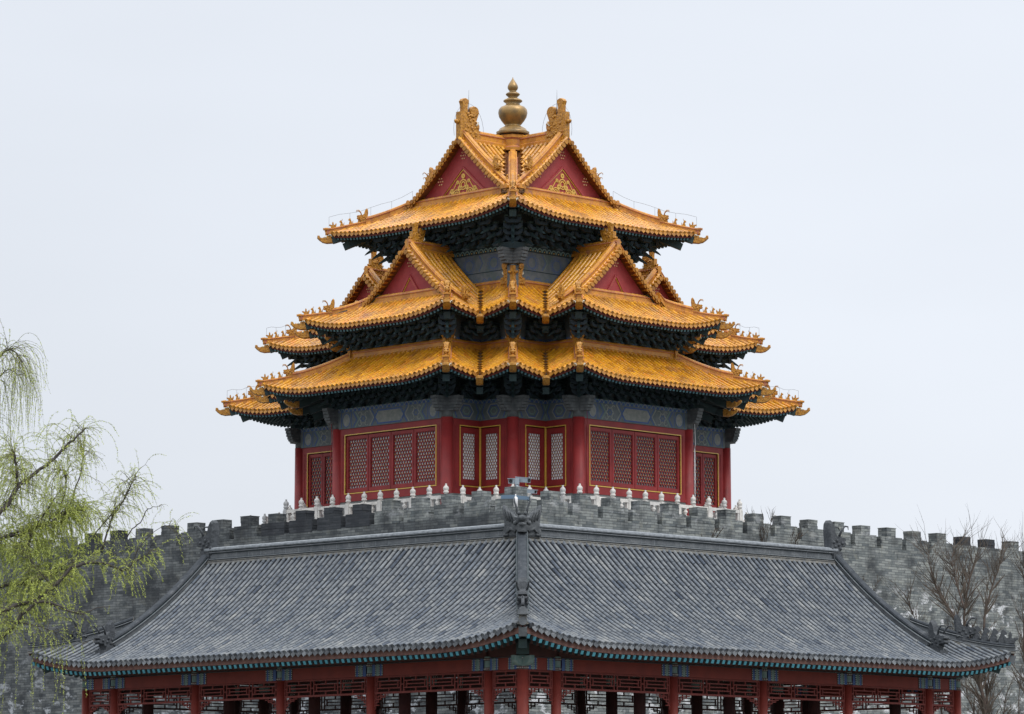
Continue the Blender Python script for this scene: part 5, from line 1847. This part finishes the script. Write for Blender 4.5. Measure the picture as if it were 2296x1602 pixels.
# ================================================================== TREES
def smooth_path(pts, sub=3, j=0.03):
    P = [V(p) for p in pts]
    out = []
    for i in range(len(P) - 1):
        p0, p1, p2, p3 = P[max(i - 1, 0)], P[i], P[i + 1], P[min(i + 2, len(P) - 1)]
        for k in range(sub):
            t = k / sub
            out.append(.5 * ((2 * p1) + (p2 - p0) * t + (2 * p0 - 5 * p1 + 4 * p2 - p3) * t * t + (3 * p1 - p0 - 3 * p2 + p3) * t ** 3) + V((rnd.gauss(0, j), rnd.gauss(0, j), rnd.gauss(0, j))) * .4)
    out.append(P[-1])
    return out
LIMBS = [
    ([(-13.02, 91.0, 7.15), (-12.42, 91.15, 8.06), (-12.16, 91.3, 8.39), (-11.95, 91.45, 8.79), (-11.86, 91.6, 8.95), (-11.65, 91.75, 9.11), (-11.32, 91.9, 9.42), (-11.05, 92.05, 9.67), (-10.81, 92.2, 9.98), (-10.57, 92.35, 10.2), (-10.43, 92.5, 10.39)], 0.085, 0.02),
    ([(-11.96, 91.5, 8.79), (-11.94, 91.33, 9.07), (-11.97, 91.17, 9.46), (-11.98, 91.0, 9.64)], 0.05, 0.02),
    ([(-12.99, 92.0, 7.38), (-12.55, 92.14, 7.62), (-12.01, 92.29, 7.75), (-11.63, 92.43, 7.91), (-11.26, 92.57, 8.07), (-11.05, 92.71, 8.29), (-10.77, 92.86, 8.37), (-10.44, 93.0, 8.46)], 0.06, 0.018),
    ([(-11.63, 92.5, 7.92), (-11.47, 92.33, 8.14), (-11.31, 92.17, 8.33), (-11.17, 92.0, 8.49)], 0.03, 0.008),
    ([(-11.14, 93.0, 8.14), (-11.1, 93.1, 8.47), (-10.98, 93.2, 8.89), (-10.97, 93.3, 9.17), (-11.03, 93.4, 9.39), (-11.16, 93.5, 9.49)], 0.032, 0.01),
    ([(-11.2, 94.0, 8.13), (-11.01, 94.1, 8.56), (-10.88, 94.2, 8.99), (-10.75, 94.3, 9.48), (-10.68, 94.4, 10.03), (-10.68, 94.5, 10.32)], 0.035, 0.008),
    ([(-9.93, 92.0, 7.38), (-9.83, 92.08, 7.79), (-9.7, 92.17, 8.18), (-9.51, 92.25, 8.48), (-9.4, 92.33, 8.75), (-9.24, 92.42, 9.09), (-9.2, 92.5, 9.24)], 0.035, 0.008),
    ([(-9.82, 92.0, 7.79), (-9.74, 92.0, 8.08), (-9.67, 92.0, 8.25), (-9.61, 92.0, 8.34)], 0.022, 0.008),
    ([(-9.27, 91.5, 7.63), (-9.16, 91.5, 7.83), (-8.97, 91.5, 7.98), (-8.83, 91.5, 8.24), (-8.76, 91.5, 8.32), (-8.59, 91.5, 8.37), (-8.49, 91.5, 8.38)], 0.022, 0.005),
    ([(-13.08, 91.0, 5.27), (-12.37, 91.1, 5.72), (-11.94, 91.2, 5.95), (-11.5, 91.3, 6.07), (-11.01, 91.4, 6.42), (-10.63, 91.5, 6.88), (-10.19, 91.6, 7.0), (-9.86, 91.7, 7.01), (-9.41, 91.8, 6.85), (-9.14, 91.9, 7.03), (-8.76, 92.0, 7.32)], 0.085, 0.012),
    ([(-12.9, 91.0, 4.59), (-12.35, 91.0, 5.07), (-11.9, 91.0, 5.46), (-11.63, 91.0, 5.83), (-11.24, 91.0, 6.03), (-10.61, 91.0, 5.83), (-10.22, 91.0, 5.72)], 0.085, 0.015),
    ([(-11.46, 91.0, 6.05), (-11.14, 91.1, 6.03), (-10.69, 91.2, 5.84), (-10.31, 91.3, 5.76), (-9.98, 91.4, 5.91), (-9.66, 91.5, 5.95)], 0.03, 0.008),
    ([(-13.41, 93.0, 7.34), (-12.68, 93.1, 7.7), (-12.11, 93.2, 7.88), (-11.55, 93.3, 8.06), (-11.16, 93.4, 8.36), (-10.65, 93.5, 8.46)], 0.05, 0.015),
    ([(-12.96, 92.0, 6.35), (-12.42, 92.2, 6.48), (-11.93, 92.4, 6.55), (-11.62, 92.6, 6.62), (-11.18, 92.8, 6.86), (-10.75, 93.0, 7.05)], 0.055, 0.015),
    ([(-12.02, 91.0, 5.55), (-11.62, 91.0, 5.52), (-11.23, 91.0, 5.43), (-10.89, 91.0, 5.27)], 0.03, 0.01),
    ([(-13.82, 93.0, 8.03), (-13.27, 93.0, 9.43), (-12.95, 93.0, 10.94), (-12.74, 93.0, 11.99), (-12.51, 93.0, 12.34), (-12.28, 93.0, 12.34), (-12.13, 93.0, 12.17)], 0.06, 0.006),
    ([(-13.16, 93.0, 9.77), (-12.89, 93.0, 10.94), (-12.67, 93.0, 11.64), (-12.39, 93.0, 11.87), (-12.18, 93.0, 11.73)], 0.03, 0.006),
    ([(-11.02, 91.5, 6.43), (-11.33, 91.62, 6.72), (-11.63, 91.75, 7.13), (-11.71, 91.88, 7.48), (-11.62, 92.0, 7.72)], 0.03, 0.01),
    ([(-9.17, 91.6, 7.0), (-8.94, 91.55, 7.45), (-8.66, 91.5, 7.73), (-8.37, 91.45, 7.9), (-8.11, 91.4, 7.81)], 0.014, 0.004),
    ([(-10.13, 92.0, 7.66), (-9.85, 92.0, 8.06), (-9.46, 92.0, 8.52), (-9.23, 92.0, 8.98), (-9.12, 92.0, 9.15)], 0.02, 0.006),
    ([(-12.77, 92.0, 8.18), (-12.37, 92.0, 8.41), (-12.03, 92.0, 8.87), (-12.01, 92.0, 9.32), (-12.11, 92.0, 9.73)], 0.04, 0.015),
]
STEMS=[
   [(15.2, 122.0, 4.03), (15.11, 122.25, 4.99), (14.91, 122.5, 5.72), (14.71, 122.75, 6.55), (14.61, 123.0, 7.19), (14.67, 123.25, 7.93), (14.83, 123.5, 8.72), (14.99, 123.75, 9.23), (15.15, 124.0, 9.73)],
   [(14.52, 122.0, 7.85), (14.37, 122.5, 8.55), (14.3, 123.0, 9.12), (14.31, 123.5, 9.6), (14.52, 124.0, 10.08)],
   [(14.62, 122.0, 6.51), (14.3, 122.4, 7.49), (13.97, 122.8, 8.14), (13.73, 123.2, 8.7), (13.59, 123.6, 9.41), (13.59, 124.0, 9.83)],
   [(15.11, 122.0, 7.18), (15.28, 122.5, 7.97), (15.55, 123.0, 8.68), (15.87, 123.5, 9.4), (16.08, 124.0, 9.93)],
   [(15.3, 122.0, 4.03), (15.26, 122.67, 5.1), (15.26, 123.33, 6.48), (15.36, 124.0, 7.29)],
]
wr = random.Random(11)
WIL = thing("willow_tree", "weeping willow with fresh yellow-green leaves leaning in beside the gallery roof", "tree", (-14.6, 92.0, -1.6), 0)
base = V((-14.6, 92.0, -1.6))
def rel(P): return [p - base for p in P]
tk, tw, lf = MB(), MB(), MB()
tk.tube(rel([V((-14.6, 92, -1.6)), V((-14.5, 92, .5)), V((-14.2, 91.8, 2.4)), V((-13.9, 91.6, 4.2)), V((-13.5, 91.3, 5.6))]), [.55, .45, .4, .36, .3], 12, 0)
tk.tube(rel([V((-13.5, 91.3, 5.6)), V((-13.6, 91.8, 6.8)), V((-13.9, 92.6, 8.2))]), [.3, .2, .12], 10, 0)
tk.tube(rel([V((-13.5, 91.3, 5.4)), V((-13.2, 91.1, 5.9)), V((-13.0, 91.0, 7.15))]), [.25, .14, .1], 8, 0)
tk.tube(rel([V((-13.9, 91.6, 4.2)), V((-13.4, 91.2, 4.4)), V((-12.9, 91.0, 4.59))]), [.25, .14, .09], 8, 0)
tk.tube(rel([V((-13.6, 91.5, 5.0)), V((-13.3, 91.2, 5.1)), V((-13.08, 91.0, 5.27))]), [.22, .14, .09], 8, 0)
def leafquad(p, D, w, m=0):
    D = D.normalized()
    a = D.orthogonal().normalized()
    a.rotate(Matrix.Rotation(wr.uniform(0, 6.28), 3, D))
    L_ = wr.uniform(.026, .050)
    d2 = (D * .75 + a * .8 - Zv * .25).normalized()
    s = d2.cross(V((wr.uniform(-1, 1), wr.uniform(-1, 1), wr.uniform(-1, 1)))).normalized() * w
    q = p - base
    lf.poly([q, q + d2 * L_ * .5 + s, q + d2 * L_, q + d2 * L_ * .5 - s], 0, wr.random())
def strand(p0, d0, length, leafy=1.0, rad=.0045):
    p = V(p0); d = V(d0).normalized()
    n = max(5, int(length / .11))
    pts = [p.copy()]
    for k in range(n):
        d = (d + V((wr.gauss(0, .06), wr.gauss(0, .06), -.20 - .02 * k + wr.gauss(0, .05)))).normalized()
        if d.z < -.97: d = (d + V((wr.gauss(0, .05), wr.gauss(0, .05), 0))).normalized()
        p = p + d * (length / n)
        pts.append(p.copy())
    tw.tube(rel(pts), [rad * (1 - .7 * k / n) for k in range(n + 1)], 3, 0, s=False, cap=False)
    for k in range(1, n):
        seg = pts[k + 1] - pts[k]
        m_ = int(seg.length / .0075 * leafy + wr.random())
        for j in range(m_):
            if wr.random() < .8: leafquad(pts[k] + seg * wr.random(), seg, wr.uniform(.0045, .0075))
LEAFY = [.6, .6, 1.0, .8, .5, .2, .5, .55, .15, 1.0, .8, .5, 1.0, 1.1, .7, .3, .28, .9, .5, .4, .7]
DENS = [10, 10, 17, 15, 11, 9, 9, 10, 1.5, 12, 6, 2, 20, 20, 6, 6, 6, 15, 4, 6, 15]
LENG = [1.3, 1.1, 1.0, .9, 1.1, .7, .9, .8, .4, .75, .6, .3, 1.1, .9, .8, 2.0, 1.9, .9, .8, .8, 1.3]
for li, (pts, r0, r1) in enumerate(LIMBS):
    P = smooth_path(pts, 3)
    n = len(P)
    tk.tube(rel(P), [(r0 * (1 - i / (n - 1)) ** .8 * .92 + r1 * (i / (n - 1))) * .8 for i in range(n)], 7, 0)
    tot = sum((b - a).length for a, b in zip(P[:-1], P[1:]))
    cnt = int(tot * DENS[li] * 2.6)
    for k in range(cnt):
        u = wr.random() ** (.75 if li not in (9, 10) else 1.25)
        j = min(n - 2, int(u * (n - 1))); p = P[j].lerp(P[j + 1], u * (n - 1) - j)
        D = (P[j + 1] - P[j]).normalized()
        sd_ = V((wr.gauss(-.08, .26), wr.gauss(0, .45), wr.uniform(-.35, .6))) + D * .28
        if wr.random() < .45:
            # a side twig carrying several hanging strands
            tl = wr.uniform(.15, .5)
            q = [p]
            dd = sd_.normalized()
            for s_ in range(5):
                dd = (dd + V((wr.gauss(0, .15), wr.gauss(0, .15), wr.gauss(-.06, .12)))).normalized()
                q.append(q[-1] + dd * tl / 5)
            tw.tube(rel(q), [.011, .010, .009, .008, .006, .004], 4, 0, s=False, cap=False)
            for s_ in range(wr.randint(2, 4)):
                strand(q[wr.randint(2, 5)], dd * .6 + V((wr.gauss(0, .3), wr.gauss(0, .4), wr.gauss(0, .3))), LENG[li] * wr.uniform(.35, 1.1), LEAFY[li])
        else:
            strand(p, sd_, LENG[li] * wr.uniform(.4, 1.15), LEAFY[li])
# a few long trailing strands hanging down the left edge, in front of the wall
for k in range(16):
    x = wr.choice([-11.4, -11.1, -10.9, -10.6, -12.0, -11.75]) + wr.gauss(0, .05)
    strand((x, 91 + wr.gauss(0, .3), 5.6 + wr.gauss(0, .25)), (wr.gauss(0, .3), 0, -.4), wr.uniform(1.2, 2.3), .45)
tk.build("trunk", [M['bark']], WIL)
tw.build("twigs", [M['twig']], WIL)
lf.build("foliage", [M['leaf']], WIL)

def bare_tree(name, label, stems, r0, loc, levels, seed, m=None, spread=.55, leng=1.0, cnt=5, cat="tree", group=None, upright=.35, dn=2.9):
    r = random.Random(seed)
    t = thing(name, label, cat, loc, 0, group)
    bs = V(loc)
    a, b = MB(), MB()
    def grow(p, d, L, rad, lev):
        n = 5
        pts = [p.copy()]
        dd = d.copy()
        for k in range(n):
            dd = (dd + V((r.gauss(0, .10), r.gauss(0, .10), r.gauss(upright * .12, .08)))).normalized()
            pts.append(pts[-1] + dd * (L / n))
        (a if lev == 0 else b).tube([q - bs for q in pts], [rad * (1 - .72 * k / n) for k in range(n + 1)], 5 if rad > .02 else 3, 0, s=False, cap=False)
        if lev < levels:
            for k in range(cnt if lev == 0 else max(2, cnt - 1)):
                j = r.randint(1, n)
                q = (pts[j] - pts[j - 1]).normalized()
                sd_ = V((r.gauss(0, 1), r.gauss(0, 1), r.gauss(.2, .5))).normalized()
                grow(pts[j].copy(), (q + sd_ * spread).normalized(), L * r.uniform(.38, .7), max(.006, rad * (1 - .72 * j / n) * .62), lev + 1)
    for (pts, rr) in stems:
        P = smooth_path(pts, 3, .02)
        n = len(P)
        a.tube([q - bs for q in P], [rr * .78 * (1 - .82 * k / (n - 1)) for k in range(n)], 7, 0)
        for k in range(int(n * dn)):
            j = r.randint(max(1, n // 5), n - 2)
            q = (P[j + 1] - P[j]).normalized()
            sd_ = V((r.gauss(0, 1), r.gauss(0, .8), r.gauss(.25, .4))).normalized()
            grow(P[j].copy(), (q * .8 + sd_ * spread).normalized(), leng * r.uniform(.5, 1.25), max(.012, rr * (1 - .82 * j / n) * .55), 1)
        q = (P[-1] - P[-2]).normalized()
        for k in range(2):
            grow(P[-1].copy(), (q + V((r.gauss(0, .3), r.gauss(0, .3), .1))).normalized(), leng * 1.1, .014, 1)
    a.build("trunk", [m or M['bark_brown']], t)
    if b.v: b.build("twigs", [M['twig_brown']], t)
    return t
S0 = [([(15.35, 121.9, -1.6), (15.3, 121.9, 1.0), (15.25, 122.0, 3.0)] + STEMS[0], .11), (STEMS[1], .05), (STEMS[2], .055), (STEMS[3], .055), (STEMS[4], .07)]
bare_tree("bare_tree", "tallest bare brown tree with many thin upright stems behind the gallery roof end", S0, .1, (15.35, 121.9, -1.6), 2, 5, group="leafless trees before the wall")
S1 = [([(16.3, 121.0, -1.6), (16.25, 121, 1.5), (16.3, 121, 4.0), (16.4, 121.2, 5.4), (16.3, 121.4, 6.8), (16.45, 121.6, 8.4), (16.4, 121.7, 9.3)], .08), ([(16.35, 121.2, 5.0), (16.7, 121.3, 6.2), (16.75, 121.5, 7.6), (16.95, 121.6, 8.8)], .05)]
bare_tree("bare_tree", "bare slender tree cut by the right edge of the view", S1, .08, (16.3, 121.0, -1.6), 2, 8, group="leafless trees before the wall")
S2 = [([(14.05, 123.2, -1.6), (14.1, 123.2, 2.0), (13.9, 123.4, 4.6), (13.5, 123.6, 6.2), (13.2, 123.8, 7.4), (12.9, 124, 8.3)], .06), ([(14.0, 123.2, 4.2), (14.4, 123.3, 5.6), (14.35, 123.5, 7.0), (14.6, 123.6, 8.2)], .045)]
bare_tree("bare_tree", "low bare tree leaning left over the beasts of the gallery roof end", S2, .06, (14.05, 123.2, -1.6), 2, 12, group="leafless trees before the wall", leng=.8)
S3 = [([(15.0, 119.5, -1.6), (14.9, 119.5, 1.5), (14.75, 119.6, 3.2), (14.5, 119.7, 4.4), (14.3, 119.8, 5.0)], .075), ([(14.95, 119.5, 2.8), (15.3, 119.6, 4.0), (15.5, 119.6, 5.0)], .045), ([(15.9, 119.8, -1.6), (15.85, 119.8, 3.0), (15.95, 119.9, 5.2)], .05)]
bare_tree("bare_tree", "short forked bare tree beside the last gallery column", S3, .07, (15.0, 119.5, -1.6), 2, 21, group="leafless trees before the wall", leng=.8)
# shrubs rooted in the wall face
W2w = lambda s, out, z: V((0.13 + (s - out * -1 * -1) * math.cos(R(45)) + out * math.cos(R(45)) * 0, 123.6 + s * math.sin(R(45)), z))
def wallp(s, z): return V((0.13 + s * .70711 + .06 * .7071, 123.6 + s * .70711 - .06 * .7071, z))
SHR = [(12.2, 10.55, 1.05, 31, "twiggy bare shrub rooted in the wall, tallest of those under the merlons"),
       (13.5, 10.3, .8, 35, "small bare shrub on the wall just left of the gallery ridge-end beast"),
       (9.3, 10.4, .6, 37, "thin bare shrub on the wall nearest the tower, above the grey ridge"),
       (17.6, 8.8, .9, 41, "slanting bare shrub on the wall above the curved end of the grey roof")]
for s_, z_, h_, sd_, lb in SHR:
    b0 = wallp(s_, z_)
    st = []
    rr = random.Random(sd_)
    for k in range(4):
        dx = rr.uniform(-.35, .45)
        st.append(([tuple(b0), tuple(b0 + V((dx * .3, -.08, h_ * .35))), tuple(b0 + V((dx * .8, -.15, h_ * .7))), tuple(b0 + V((dx * 1.2, -.15, h_ * 1.0)))], .014))
    bare_tree("wall_shrub", lb, st, .014, tuple(b0), 2, sd_, leng=h_ * .32, cat="shrub", group="shrubs rooted in the wall", cnt=2, spread=.5, dn=.9)
